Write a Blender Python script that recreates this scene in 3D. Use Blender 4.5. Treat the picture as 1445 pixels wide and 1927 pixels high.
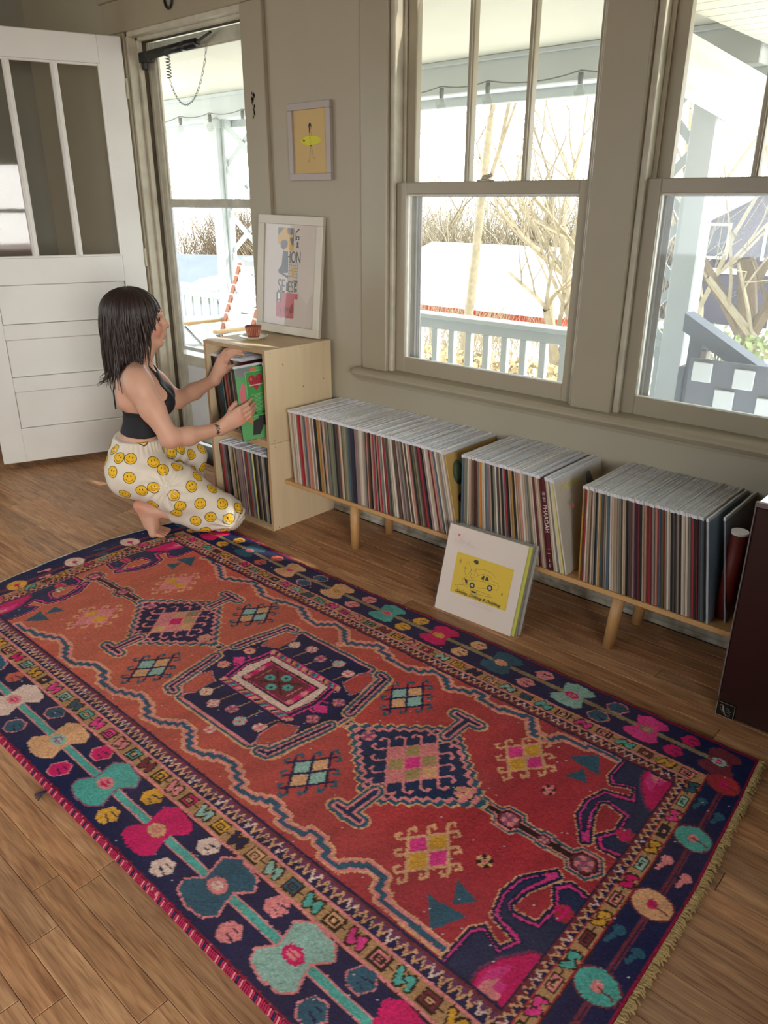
import bpy, bmesh, math, random
import numpy as np
from mathutils import Vector, Matrix
from mathutils.bvhtree import BVHTree
for o in list(bpy.data.objects): bpy.data.objects.remove(o)
SC = bpy.context.scene; COL = SC.collection
# ---------------------------------------------------------------- camera
cd = bpy.data.cameras.new('camera'); cam = bpy.data.objects.new('camera', cd); COL.objects.link(cam); SC.camera = cam
_y, _p, _r = -.733829, .385054, .002916
_cy, _sy, _cp, _sp = math.cos(_y), math.sin(_y), math.cos(_p), math.sin(_p)
_f = Vector((_sy * _cp, _cy * _cp, -_sp)); _rt = Vector((_cy, -_sy, 0)); _u = _rt.cross(_f)
_r2 = math.cos(_r) * _rt + math.sin(_r) * _u; _u2 = -math.sin(_r) * _rt + math.cos(_r) * _u
CAMP = Vector((2.45888, -2.39343, 1.36420))
m = Matrix((_r2, _u2, -_f)).transposed().to_4x4(); m.translation = CAMP; cam.matrix_world = m
cd.sensor_fit = 'HORIZONTAL'; cd.sensor_width = 36; cd.lens = 36 * 1444.07 / 1445; cd.clip_start = .05; cd.clip_end = 300
# ---------------------------------------------------------------- world and light
W = bpy.data.worlds.new('sky'); SC.world = W; W.use_nodes = True
nt = W.node_tree; bg = nt.nodes['Background']
bg.inputs[0].default_value = (.86, .94, 1.0, 1); bg.inputs[1].default_value = 5.0
def light(name, kind, loc, energy, color, look=None, size=None, sizey=None):
    d = bpy.data.lights.new(name, kind); d.energy = energy; d.color = color
    if kind == 'AREA': d.shape = 'RECTANGLE'; d.size = size; d.size_y = sizey
    o = bpy.data.objects.new(name, d); COL.objects.link(o); o.location = loc
    if look is not None: o.rotation_euler = (Vector(look) - Vector(loc)).to_track_quat('-Z', 'Y').to_euler()
    return o
sun = light('sun', 'SUN', (14, 5, 16), 6.0, (1, .95, .86), (0, 0, 0)); sun.data.angle = .01
# daylight outside the right wall's window; left and rear lamps are added soft fill
light('right_window_light', 'AREA', (7.0, -3.7, 1.7), 880, (1, .965, .91), (0, -1.6, .6), 4.2, 2.2)
light('left_fill_light', 'AREA', (-2.38, -3.1, 1.45), 7, (1, .97, .92), (1.2, -2.2, 0), 1.1, 1.4)
light('rear_fill_light', 'AREA', (.2, -4.85, 1.6), 1.5, (1, .96, .90), (.3, 0, .5), 1.8, 1.3)
VS = SC.view_settings; VS.view_transform = 'Standard'; VS.look = 'None'; VS.gamma = 1; VS.exposure = 0.0; VS.use_curve_mapping = False
SC.cycles.max_bounces = 10; SC.cycles.transparent_max_bounces = 24; SC.cycles.sample_clamp_indirect = 6
SC.cycles.caustics_reflective = False; SC.cycles.caustics_refractive = False
# ---------------------------------------------------------------- helpers
def sl(c):
    return tuple(((v / 255) / 12.92 if v / 255 <= .04045 else ((v / 255 + .055) / 1.055) ** 2.4) for v in c[:3]) + (1,)
MATS = {}
def mat(name, col, rough=.6, var=.0, scale=8., bump=0., spec=.5, metal=0., vscale=(1, 1, 1), rnd=0., objcol=False, attr=None, col2=None, coat=0.):
    if name in MATS: return MATS[name]
    m = bpy.data.materials.new(name); m.use_nodes = True; N = m.node_tree.nodes; L = m.node_tree.links
    b = N['Principled BSDF']; c = sl(col)
    b.inputs['Roughness'].default_value = rough; b.inputs['Metallic'].default_value = metal
    b.inputs['Specular IOR Level'].default_value = spec; b.inputs['Coat Weight'].default_value = coat
    b.inputs['Base Color'].default_value = c
    tc = N.new('ShaderNodeTexCoord'); mp = N.new('ShaderNodeMapping'); mp.inputs['Scale'].default_value = vscale
    L.new(tc.outputs['Object'], mp.inputs[0])
    nz = N.new('ShaderNodeTexNoise'); nz.inputs['Scale'].default_value = scale; nz.inputs['Detail'].default_value = 6
    L.new(mp.outputs[0], nz.inputs['Vector'])
    src = None
    if objcol:
        oi = N.new('ShaderNodeObjectInfo'); src = oi.outputs['Color']
    elif attr:
        at = N.new('ShaderNodeAttribute'); at.attribute_name = attr; src = at.outputs['Color']
    if rnd:
        oi = N.new('ShaderNodeObjectInfo')
        ad = N.new('ShaderNodeVectorMath'); ad.operation = 'MULTIPLY_ADD'; ad.inputs[1].default_value = (13, 7, 3)
        L.new(oi.outputs['Random'], ad.inputs[0]); L.new(mp.outputs[0], ad.inputs[2]); L.new(ad.outputs[0], nz.inputs['Vector'])
    if var or rnd or col2:
        mx = N.new('ShaderNodeMix'); mx.data_type = 'RGBA'; mx.blend_type = 'MIX'
        rm = N.new('ShaderNodeMapRange'); rm.inputs['From Min'].default_value = .3; rm.inputs['From Max'].default_value = .7
        L.new(nz.outputs['Fac'], rm.inputs['Value'])
        c2 = sl(col2) if col2 else tuple(v * (1 - var) for v in c[:3]) + (1,)
        L.new(rm.outputs[0], mx.inputs['Factor'])
        mx.inputs['A'].default_value = c; mx.inputs['B'].default_value = c2
        if src is not None:
            L.new(src, mx.inputs['A'])
            dk = N.new('ShaderNodeMix'); dk.data_type = 'RGBA'; dk.blend_type = 'MULTIPLY'; dk.inputs['Factor'].default_value = 1
            dk.inputs['B'].default_value = (1 - var,) * 3 + (1,); L.new(src, dk.inputs['A']); L.new(dk.outputs['Result'], mx.inputs['B'])
        out = mx.outputs['Result']
        if rnd:
            hs = N.new('ShaderNodeHueSaturation'); mr = N.new('ShaderNodeMapRange')
            mr.inputs['To Min'].default_value = 1 - rnd; mr.inputs['To Max'].default_value = 1 + rnd
            L.new(oi.outputs['Random'], mr.inputs['Value']); L.new(mr.outputs[0], hs.inputs['Value']); L.new(out, hs.inputs['Color']); out = hs.outputs['Color']
        L.new(out, b.inputs['Base Color'])
    elif src is not None: L.new(src, b.inputs['Base Color'])
    if bump:
        bp = N.new('ShaderNodeBump'); bp.inputs['Strength'].default_value = bump; bp.inputs['Distance'].default_value = .002
        L.new(nz.outputs['Fac'], bp.inputs['Height']); L.new(bp.outputs[0], b.inputs['Normal'])
    MATS[name] = m; return m

def glassmat(name, tint=(1, 1, 1), gl=.08, haze=.0):
    if name in MATS: return MATS[name]
    m = bpy.data.materials.new(name); m.use_nodes = True; N = m.node_tree.nodes; L = m.node_tree.links
    N.remove(N['Principled BSDF']); out = N['Material Output']
    t = N.new('ShaderNodeBsdfTransparent'); t.inputs[0].default_value = (*tint, 1)
    g = N.new('ShaderNodeBsdfGlossy'); g.inputs['Roughness'].default_value = .03
    fr = N.new('ShaderNodeFresnel'); fr.inputs[0].default_value = 1.45
    ge = N.new('ShaderNodeNewGeometry'); iv = N.new('ShaderNodeMath'); iv.operation = 'SUBTRACT'; iv.inputs[0].default_value = 1; L.new(ge.outputs['Backfacing'], iv.inputs[1])
    mu = N.new('ShaderNodeMath'); mu.operation = 'MULTIPLY'; L.new(fr.outputs[0], mu.inputs[0]); L.new(iv.outputs[0], mu.inputs[1])
    mx = N.new('ShaderNodeMixShader'); L.new(mu.outputs[0], mx.inputs[0]); L.new(t.outputs[0], mx.inputs[1]); L.new(g.outputs[0], mx.inputs[2])
    last = mx
    if haze:
        d = N.new('ShaderNodeBsdfDiffuse'); d.inputs[0].default_value = (.85, .9, .95, 1)
        tr = N.new('ShaderNodeBsdfTranslucent'); tr.inputs[0].default_value = (.85, .9, .95, 1)
        a = N.new('ShaderNodeMixShader'); L.new(d.outputs[0], a.inputs[1]); L.new(tr.outputs[0], a.inputs[2])
        m2 = N.new('ShaderNodeMixShader'); m2.inputs[0].default_value = haze; L.new(mx.outputs[0], m2.inputs[1]); L.new(a.outputs[0], m2.inputs[2]); last = m2
    L.new(last.outputs[0], out.inputs[0]); MATS[name] = m; return m

class MB:
    def __init__(s): s.v = []; s.f = []; s.m = []; s.mi = 0
    def add(s, v, f):
        n = len(s.v); s.v += [tuple(p) for p in v]; s.f += [tuple(i + n for i in q) for q in f]; s.m += [s.mi] * len(f); return s
    def mesh(s, name, mats=(), smooth=False, recalc=False):
        me = bpy.data.meshes.new(name); me.from_pydata(s.v, [], s.f)
        for m_ in mats: me.materials.append(m_)
        if len(mats) > 1: me.polygons.foreach_set('material_index', s.m)
        if recalc:
            b = bmesh.new(); b.from_mesh(me); bmesh.ops.recalc_face_normals(b, faces=b.faces); b.to_mesh(me); b.free()
        if smooth: me.polygons.foreach_set('use_smooth', [True] * len(me.polygons))
        me.update(); return me
    def obj(s, name, mats, parent=None, smooth=False, recalc=False):
        if not isinstance(mats, (list, tuple)): mats = [mats]
        return link(name, s.mesh(name, mats, smooth, recalc), parent)
    def box(s, x0, y0, z0, x1, y1, z1, b=.0, M=None):
        x0, x1 = min(x0, x1), max(x0, x1); y0, y1 = min(y0, y1), max(y0, y1); z0, z1 = min(z0, z1), max(z0, z1)
        b = min(b, (x1 - x0) * .45, (y1 - y0) * .45, (z1 - z0) * .45)
        if b <= 0:
            v = [(x, y, z) for z in (z0, z1) for y in (y0, y1) for x in (x0, x1)]
            f = [(0, 2, 3, 1), (4, 5, 7, 6), (0, 1, 5, 4), (2, 6, 7, 3), (0, 4, 6, 2), (1, 3, 7, 5)]
        else:
            v = []; idx = {}
            for sx in (0, 1):
                for sy in (0, 1):
                    for sz in (0, 1):
                        X = (x0, x1)[sx]; Y = (y0, y1)[sy]; Z = (z0, z1)[sz]
                        bx = b if sx == 0 else -b; by = b if sy == 0 else -b; bz = b if sz == 0 else -b
                        for k, p in enumerate(((X, Y + by, Z + bz), (X + bx, Y, Z + bz), (X + bx, Y + by, Z))):
                            idx[(sx, sy, sz, k)] = len(v); v.append(p)
            I = lambda a, b_, c, k: idx[(a, b_, c, k)]
            f = []
            for t in (0, 1):
                f.append((I(t, 0, 0, 0), I(t, 1, 0, 0), I(t, 1, 1, 0), I(t, 0, 1, 0)))
                f.append((I(0, t, 0, 1), I(1, t, 0, 1), I(1, t, 1, 1), I(0, t, 1, 1)))
                f.append((I(0, 0, t, 2), I(1, 0, t, 2), I(1, 1, t, 2), I(0, 1, t, 2)))
            for a in (0, 1):
                for c in (0, 1):
                    f.append((I(0, a, c, 1), I(1, a, c, 1), I(1, a, c, 2), I(0, a, c, 2)))
                    f.append((I(a, 0, c, 0), I(a, 1, c, 0), I(a, 1, c, 2), I(a, 0, c, 2)))
                    f.append((I(a, c, 0, 0), I(a, c, 1, 0), I(a, c, 1, 1), I(a, c, 0, 1)))
            for a in (0, 1):
                for c in (0, 1):
                    for d in (0, 1): f.append((I(a, c, d, 0), I(a, c, d, 1), I(a, c, d, 2)))
            # orient outwards
            cx, cy, cz = (x0 + x1) / 2, (y0 + y1) / 2, (z0 + z1) / 2; g = []
            for q in f:
                p = [Vector(v[i]) for i in q]; n = (p[1] - p[0]).cross(p[2] - p[0]); c_ = sum(p, Vector()) / len(p) - Vector((cx, cy, cz))
                g.append(q if n.dot(c_) > 0 else q[::-1])
            f = g
        if M is not None: v = [tuple(M @ Vector(p)) for p in v]
        return s.add(v, f)
    def tube(s, pts, r, n=8, cap=True, flat=1.):
        pts = [Vector(p) for p in pts]; R = r if isinstance(r, (list, tuple)) else [r] * len(pts)
        v = []; f = []; up = None
        for i, p in enumerate(pts):
            d = (pts[min(i + 1, len(pts) - 1)] - pts[max(i - 1, 0)]).normalized()
            if up is None: up = Vector((0, 0, 1)) if abs(d.z) < .9 else Vector((1, 0, 0))
            a = d.cross(up)
            if a.length < 1e-4: a = d.orthogonal()
            a.normalize(); b = a.cross(d).normalized(); up = b
            for k in range(n):
                t = 2 * math.pi * k / n; v.append(p + (a * math.cos(t) + b * math.sin(t) * flat) * R[i])
        for i in range(len(pts) - 1):
            for k in range(n):
                k2 = (k + 1) % n; f.append((i * n + k, i * n + k2, (i + 1) * n + k2, (i + 1) * n + k))
        if cap: f.append(tuple(range(n))[::-1]); f.append(tuple((len(pts) - 1) * n + k for k in range(n)))
        return s.add(v, f)
    def lathe(s, prof, n=32, cx=0, cy=0, closed=False):
        v = []; f = []
        for r, z in prof:
            for k in range(n): t = 2 * math.pi * k / n; v.append((cx + r * math.cos(t), cy + r * math.sin(t), z))
        m_ = len(prof)
        for i in range(m_ if closed else m_ - 1):
            j = (i + 1) % m_
            for k in range(n): k2 = (k + 1) % n; f.append((i * n + k, i * n + k2, j * n + k2, j * n + k))
        if not closed: f.append(tuple(range(n))[::-1]); f.append(tuple((m_ - 1) * n + k for k in range(n)))
        return s.add(v, f)
    def prism(s, poly, axis, a, b):     # poly in the other two axes
        def P(u, w, t): return {'x': (t, u, w), 'y': (u, t, w), 'z': (u, w, t)}[axis]
        n = len(poly); v = [P(u, w, a) for u, w in poly] + [P(u, w, b) for u, w in poly]
        f = [tuple(range(n))[::-1], tuple(range(n, 2 * n))] + [(i, (i + 1) % n, n + (i + 1) % n, n + i) for i in range(n)]
        return s.add(v, f)

def link(name, me, parent=None):
    o = bpy.data.objects.new(name, me); COL.objects.link(o)
    if parent is not None: o.parent = parent
    return o
def thing(name, label, cat, loc=(0, 0, 0), rz=0., group=None):
    o = bpy.data.objects.new(name, None); COL.objects.link(o); o.location = loc; o.rotation_euler = (0, 0, rz); o.empty_display_size = .05
    return tag(o, label, cat, group)
def tag(o, label, cat, group=None, kind=None):
    o['label'] = label; o['category'] = cat
    if group: o['group'] = group
    if kind: o['kind'] = kind
    return o
def struct(o): o['kind'] = 'structure'; return o
def textmesh(txt, size, ext=.0004):
    c = bpy.data.curves.new('t', 'FONT'); c.body = txt; c.size = size; c.extrude = ext; c.align_x = 'CENTER'; c.align_y = 'CENTER'
    c.resolution_u = 3
    o = bpy.data.objects.new('t', c); COL.objects.link(o); dg = bpy.context.evaluated_depsgraph_get()
    me = bpy.data.meshes.new_from_object(o.evaluated_get(dg)); bpy.data.objects.remove(o); return me
def put_text(txt, size, M, mt, name, parent, sx=1.):
    me = textmesh(txt, size); me.transform(M @ Matrix.Diagonal((sx, 1, 1, 1))); me.materials.clear(); me.materials.append(mt)
    return link(name, me, parent)
# ---------------------------------------------------------------- materials of the house
wallp = mat('wall_paint', (172, 162, 140), .55, .05, 3, .15)
casep = mat('trim_paint', (166, 155, 132), .4, .05, 6, .25)
doorp = mat('door_paint', (236, 234, 228), .42, .05, 5, .3)
oldp = mat('worn_paint', (206, 198, 176), .5, .25, 14, .5)
dirtp = mat('grimy_weatherstrip', (96, 84, 66), .7, .4, 20, .3)
alum = mat('storm_frame_metal', (214, 218, 220), .45, .1, 20, .1)
blackm = mat('black_metal', (26, 27, 28), .35, .2, 30, .1)
chrome = mat('chain_steel', (96, 94, 90), .4, .1, 20, metal=.7)
glass = glassmat('window_glass'); hglass = glassmat('screened_glass', (.93, .95, .96), haze=.06)
ceilp = mat('ceiling_paint', (176, 166, 150), .7, .05, 3)
# ---------------------------------------------------------------- walls
w = MB(); T = .12
for a in ((-2.45, 0, 0, -1.45, T, 2.7), (-1.45, 0, 2.13, -.47, T, 2.7), (-.47, 0, 0, .33, T, 2.7), (.33, 0, 0, 3.4, T, .69), (.33, 0, 2.35, 3.4, T, 2.7),
          (1.215, 0, .69, 1.345, T, 2.35), (2.22, 0, .69, 3.4, T, 2.35)): w.box(*a)
wall_back = struct(w.obj('wall_back', wallp))
w = MB()
for a in ((-2.57, -5.0, 0, -2.45, T, .62), (-2.57, -5.0, 2.15, -2.45, T, 2.7), (-2.57, -.13, .62, -2.45, T, 2.15), (-2.57, -2.1, .62, -2.45, -.13, 2.15), (-2.57, -5., .62, -2.45, -3.4, 2.15)): w.box(*a)
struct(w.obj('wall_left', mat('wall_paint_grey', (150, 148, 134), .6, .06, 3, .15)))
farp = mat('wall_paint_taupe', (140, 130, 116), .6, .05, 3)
w = MB()
for a in ((3.4, -5, 0, 3.52, T, .55), (3.4, -5, 1.76, 3.52, T, 2.7), (3.4, -5, .55, 3.52, -3.3, 1.76), (3.4, -2.0, .55, 3.52, T, 1.76)): w.box(*a); struct(w.obj('wall_right', farp))
w = MB()
for a in ((-2.57, -5.12, 0, 3.52, -5.0, .9), (-2.57, -5.12, 2.3, 3.52, -5.0, 2.7), (-2.57, -5.12, .9, -.8, -5.0, 2.3), (1.2, -5.12, .9, 3.52, -5.0, 2.3)): w.box(*a)
struct(w.obj('wall_front', farp))
w = MB(); w.box(-2.57, -5.12, 2.7, 3.52, T, 2.8); struct(w.obj('ceiling', ceilp))
# ---------------------------------------------------------------- floor of narrow oak boards
fb = MB(); fb.box(-2.45, -5.0, -.06, 3.4, .10, -.018); fb.box(-1.45, 0, -.018, -.47, .14, .018, .004)
floor = struct(fb.obj('floor', mat('subfloor', (40, 28, 20), .8)))
def oak():
    m = bpy.data.materials.new('oak_boards'); m.use_nodes = True; N = m.node_tree.nodes; L = m.node_tree.links; b = N['Principled BSDF']
    tc = N.new('ShaderNodeTexCoord'); oi = N.new('ShaderNodeObjectInfo')
    ad = N.new('ShaderNodeVectorMath'); ad.operation = 'MULTIPLY_ADD'; ad.inputs[1].default_value = (17, 9, 5)
    L.new(oi.outputs['Random'], ad.inputs[0]); L.new(tc.outputs['Object'], ad.inputs[2])
    mp = N.new('ShaderNodeMapping'); mp.inputs['Scale'].default_value = (3.2, 34, 20); L.new(ad.outputs[0], mp.inputs[0])
    n1 = N.new('ShaderNodeTexNoise'); n1.inputs['Scale'].default_value = 1.5; n1.inputs['Detail'].default_value = 8; n1.inputs['Distortion'].default_value = 1.2; L.new(mp.outputs[0], n1.inputs[0])
    m2 = N.new('ShaderNodeMapping'); m2.inputs['Scale'].default_value = (14, 260, 60); L.new(ad.outputs[0], m2.inputs[0])
    n2 = N.new('ShaderNodeTexNoise'); n2.inputs['Scale'].default_value = 1; n2.inputs['Detail'].default_value = 3; L.new(m2.outputs[0], n2.inputs[0])
    cr = N.new('ShaderNodeValToRGB'); e = cr.color_ramp.elements; e[0].position = .3; e[0].color = sl((146, 108, 78)); e[1].position = .72; e[1].color = sl((206, 164, 122))
    L.new(n1.outputs[0], cr.inputs[0])
    c2 = N.new('ShaderNodeValToRGB'); e = c2.color_ramp.elements; e[0].position = .34; e[0].color = (.55, .48, .42, 1); e[1].position = .5; e[1].color = (1, 1, 1, 1)
    L.new(n2.outputs[0], c2.inputs[0])
    mx = N.new('ShaderNodeMix'); mx.data_type = 'RGBA'; mx.blend_type = 'MULTIPLY'; mx.inputs['Factor'].default_value = .6
    L.new(cr.outputs[0], mx.inputs['A']); L.new(c2.outputs[0], mx.inputs['B'])
    pr = N.new('ShaderNodeValToRGB'); e = pr.color_ramp.elements; e[0].color = (.66, .60, .58, 1); e[1].color = (1.12, 1.05, .98, 1)
    for p, c in ((.25, (.95, .9, .88, 1)), (.5, (.80, .70, .62, 1)), (.75, (1.05, .88, .76, 1))): q = e.new(p); q.color = c
    L.new(oi.outputs['Random'], pr.inputs[0])
    m3 = N.new('ShaderNodeMix'); m3.data_type = 'RGBA'; m3.blend_type = 'MULTIPLY'; m3.inputs['Factor'].default_value = .85
    L.new(mx.outputs['Result'], m3.inputs['A']); L.new(pr.outputs[0], m3.inputs['B']); L.new(m3.outputs['Result'], b.inputs['Base Color'])
    b.inputs['Roughness'].default_value = .42; b.inputs['Specular IOR Level'].default_value = .35
    bp = N.new('ShaderNodeBump'); bp.inputs['Strength'].default_value = .25; bp.inputs['Distance'].default_value = .001
    L.new(n2.outputs[0], bp.inputs['Height']); L.new(bp.outputs[0], b.inputs['Normal'])
    return m
OAK = oak(); fr = random.Random(11); pw = .0615; lens_ = [.42, .56, .72, .9, 1.12]
plm = {}
for L_ in lens_: q = MB(); q.box(0, 0, -.018, L_ - .0012, pw - .0009, 0, .0012); plm[L_] = q.mesh('floor_board', [OAK])
wide = MB(); y0 = -1.873 - 11 * pw; rows = int((0 - y0) / pw) + 1; cnt = 0
for r_ in range(rows):
    yy = y0 + r_ * pw
    if yy + pw > .002: break
    x = -2.45 - fr.random() * .5
    # boards wholly under the rug are not shown by anything; keep the floor closed there with long ones
    while x < 2.75:
        under = yy > -1.78 and yy + pw < -.60 and x > -.30
        L_ = 1.12 if under else fr.choice(lens_)
        if x + L_ > -2.42 and not (yy < -2.2 and x < .4):
            o = link('floor_board', plm[L_], floor); o.location = (x, yy, 0); cnt += 1
        x += L_
q = MB()
q.box(-2.45, -5, -.018, 3.4, y0 - .001, -.0005); o = q.obj('floor_boards_far', OAK, floor); o['kind'] = 'stuff'
# ---------------------------------------------------------------- baseboards, casings, stool
q = MB(); q.box(-.34, -.018, 0, 2.95, 0, .10, .004); q.box(-.34, -.026, 0, 2.95, -.018, .022, .004)
struct(q.obj('baseboard_back', mat('worn_baseboard_paint', (196, 190, 172), .5, .5, 18, .4, col2=(120, 108, 88))))
q = MB(); q.box(-2.44, -.018, 0, -1.56, 0, .14, .004); struct(q.obj('baseboard_left', casep))
def casing(x0, x1, z0, z1, t=.022, b=.003):
    q = MB(); q.box(x0, -t, z0, x1, 0, z1, b); return q
struct(casing(.192, .327, .69, 2.62).obj('trim_1', casep))                 # left of the windows
struct(casing(1.187, 1.335, .69, 2.62).obj('trim_2', casep))               # between the windows
struct(casing(2.22, 2.37, .69, 2.62).obj('trim_3', casep))
q = casing(.192, 2.37, 2.35, 2.48); struct(q.obj('trim_4', casep))
q = casing(-1.56, -1.41, .0, 2.125); struct(q.obj('trim_5', casep))         # left of the door
q = casing(-.503, -.362, .0, 2.125); struct(q.obj('trim_6', casep))
q = MB(); q.box(-1.58, -.026, 2.125, -.35, 0, 2.26, .003); q.box(-1.60, -.036, 2.26, -.33, 0, 2.285, .004); struct(q.obj('trim_7', casep))
q = MB(); q.box(-.36, -.012, .0, .192, -.0, .02, .002)
# window stool with its rounded nose and the apron
nose = [(-.06, .700), (-.066, .692), (-.066, .684), (-.060, .676), (-.046, .672), (-.040, .664), (-.030, .660), (-.026, .648), (.0, .648), (.05, .660), (.05, .708), (-.05, .706)]
q = MB(); q.prism(nose, 'x', .172, 2.40); struct(q.obj('trim_8', casep, recalc=True))
# ---------------------------------------------------------------- windows: two double-hung windows with storm frames
def frame(q, x0, z0, x1, z1, y0, y1, l, r_, b, t, bv=.003):
    q.box(x0, y0, z0, x0 + l, y1, z1, bv); q.box(x1 - r_, y0, z0, x1, y1, z1, bv)
    q.box(x0 + l, y0, z0, x1 - r_, y1, z0 + b, bv); q.box(x0 + l, y0, z1 - t, x1 - r_, y1, z1, bv)
def window(n, dx):
    x0, x1 = .327 + dx, 1.19 + dx
    q = MB()                         # jamb, stops and parting beads
    q.box(x0, -.004, .70, x0 + .020, .018, 2.36, .004); q.box(x0 + .0, .018, .70, x0 + .012, .12, 2.36, .002)
    q.box(x0 + .012, .058, 1.40, x0 + .026, .066, 2.36, .002)
    q.box(x1 - .020, -.004, .70, x1, .018, 2.36, .004); q.box(x1 - .012, .018, .70, x1, .12, 2.36, .002)
    q.box(x0, 0, 2.33, x1, .12, 2.36); q.box(x0, .0, .69, x1, .13, .7025)
    W_ = struct(q.obj('window_%d' % n, oldp))
    a0, a1 = x0 + .014, x1 - .014
    q = MB(); frame(q, a0, .704, a1, 1.430, .020, .056, .050, .050, .062, .042); lo = q.obj('lower_sash', casep, W_)
    q = MB(); frame(q, a0 + .042, .758, a1 - .042, 1.394, .030, .046, .010, .010, .010, .012, .003); q.obj('glazing_bead', mat('putty_white', (236, 234, 226), .5, .2, 30, .3), lo)
    q = MB(); q.box(a0 + .045, .036, .76, a1 - .045, .039, 1.395); q.obj('pane', glass, lo)
    q = MB(); frame(q, a0, 1.392, a1, 2.34, .068, .100, .052, .052, .034, .05); up = q.obj('upper_sash', casep, W_)
    g = (a1 - a0 - .104) / 3
    for k in (1, 2):
        q = MB(); xx = a0 + .052 + g * k
        q.box(xx - .010, .070, 1.42, xx + .010, .098, 2.30, .003); q.box(xx - .006, .062, 1.42, xx + .006, .106, 2.30, .002); q.obj('muntin', casep, up)
    for k in range(3):
        q = MB(); q.box(a0 + .052 + g * k + .008, .082, 1.424, a0 + .052 + g * (k + 1) - .008, .085, 2.292); q.obj('pane', glass, up)
    # outer storm frame
    q = MB(); frame(q, a0 + .004, .704, a1 - .004, 1.420, .108, .124, .045, .020, .030, .040); st = q.obj('storm_frame', alum, W_)
    q = MB(); q.box(a0 + .045, .115, .73, a1 - .02, .117, 1.385); q.obj('pane', hglass if n == 2 else glass, st)
    q = MB(); q.box(a0 + .049, .108, .735, a0 + .058, .112, 1.38, .001); q.box(a0 + .03, .100, .72, a0 + .040, .108, 1.40, .002); q.obj('storm_track', alum, st)
    # sash lock on the meeting rail
    q = MB(); cx = (a0 + a1) / 2 - .02
    q.lathe([(.020, 1.430), (.020, 1.434), (.014, 1.438), (.011, 1.447), (.006, 1.451)], 16, cx, .045)
    q.box(cx - .032, .038, 1.430, cx + .032, .054, 1.435, .002); q.tube([(cx, .045, 1.444), (cx + .02, .036, 1.447), (cx + .034, .030, 1.449)], [.005, .0065, .007], 8)
    q.obj('sash_lock', mat('painted_lock', (190, 182, 164), .5), lo)
    return W_
window(1, 0); window(2, 1.008)
# thin vertical stop bead ending part way down at the left of each window
# ---------------------------------------------------------------- doorway: jamb, storm door
q = MB()
q.box(-1.41, -.01, 0, -1.395, .12, 2.13, .002); q.box(-1.395, .035, 0, -1.375, .06, 2.12, .003); q.box(-1.395, .085, 0, -1.36, .115, 2.12, .003)
q.box(-.503, -.01, 0, -.515, .12, 2.13, .002); q.box(-.515, .035, 0, -.530, .06, 2.12, .003)
q.box(-1.41, -.01, 2.105, -.503, .12, 2.13, .002); q.box(-1.395, .035, 2.09, -.515, .06, 2.108, .003)
q.box(-1.45, .12, 0, -1.375, .14, 2.13); q.box(-.53, .12, 0, -.47, .14, 2.13)
doorframe = struct(q.obj('trim_9', oldp))
q = MB(); q.box(-1.397, .060, 0, -1.380, .085, 2.10, .002); q.box(-1.39, .06, 2.088, -.52, .085, 2.10); q.obj('weatherstrip', dirtp, doorframe)
q = MB()
frame(q, -1.372, .06, -.518, 2.085, .088, .116, .055, .055, .0, .055, .004); q.box(-1.317, .092, 1.335, -.573, .112, 1.368, .003)
q.box(-1.317, .092, .06, -.573, .112, .555, .003)
storm = struct(q.obj('door_1', mat('storm_door_paint', (204, 200, 180), .45, .3, 12, .4)))
for z0, z1 in ((.60, 1.335), (1.368, 2.03)):
    q = MB(); frame(q, -1.320, z0 - .018, -.570, z1 + .006, .096, .108, .012, .012, .020, .012, .002); q.obj('pane_frame', alum if z0 < 1 else oldp, storm)
    q = MB(); q.box(-1.314, .101, z0, -.576, .103, z1); q.obj('pane', glass, storm)
q = MB(); q.box(-1.28, .086, .12, -.61, .092, .50, .004); q.obj('kick_panel', mat('storm_door_panel', (222, 224, 222), .4, .1, 12), storm)
# door closer, spring and chain
cl = thing('door_closer', 'black tube door closer with a hanging safety chain at the top of the storm door', 'door closer', (-1.30, .03, 2.02))
q = MB(); q.tube([(.03, 0, .0), (.40, .008, .012)], .020, 16); q.tube([(.30, .006, .008), (.34, .007, .010)], .0215, 16); q.obj('cylinder', blackm, cl, True)
q = MB(); q.tube([(.40, .008, .012), (.50, .02, .045)], .006, 8); q.obj('rod', blackm, cl)
q = MB(); q.box(-.075, .0, -.025, .035, .03, .02, .003); q.box(-.07, .01, -.055, -.045, .03, -.02, .003); q.obj('bracket', blackm, cl)
q = MB(); q.tube([(.16 + .011 * math.cos(t * .9), .012 + .011 * math.sin(t * .9), .02 - t * .0019) for t in range(70)], .0022, 5); q.obj('spring', chrome, cl)
ch = MB(); P0, P1 = Vector((.165, .01, -.115)), Vector((.47, .015, .005)); nl = 30; cpts = []
for k in range(nl + 1):
    t = k / nl; p = P0.lerp(P1, t); p.z -= .17 * (1 - (2 * t - 1) ** 2) ** .8; cpts.append(p)
for k in range(nl):
    a, b_ = cpts[k], cpts[k + 1]; d = (b_ - a); L_ = d.length; d.normalize(); s_ = Vector((0, 1, 0)) if k % 2 else d.cross(Vector((0, 1, 0))).normalized()
    mid = (a + b_) / 2; ring_ = []
    for j in range(11): t = 2 * math.pi * j / 10; ring_.append(mid + d * (L_ * .62 * math.cos(t)) + s_ * (.0045 * math.sin(t)))
    ch.tube(ring_, .0011, 4, False)
ch.obj('chain', chrome, cl)
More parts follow.
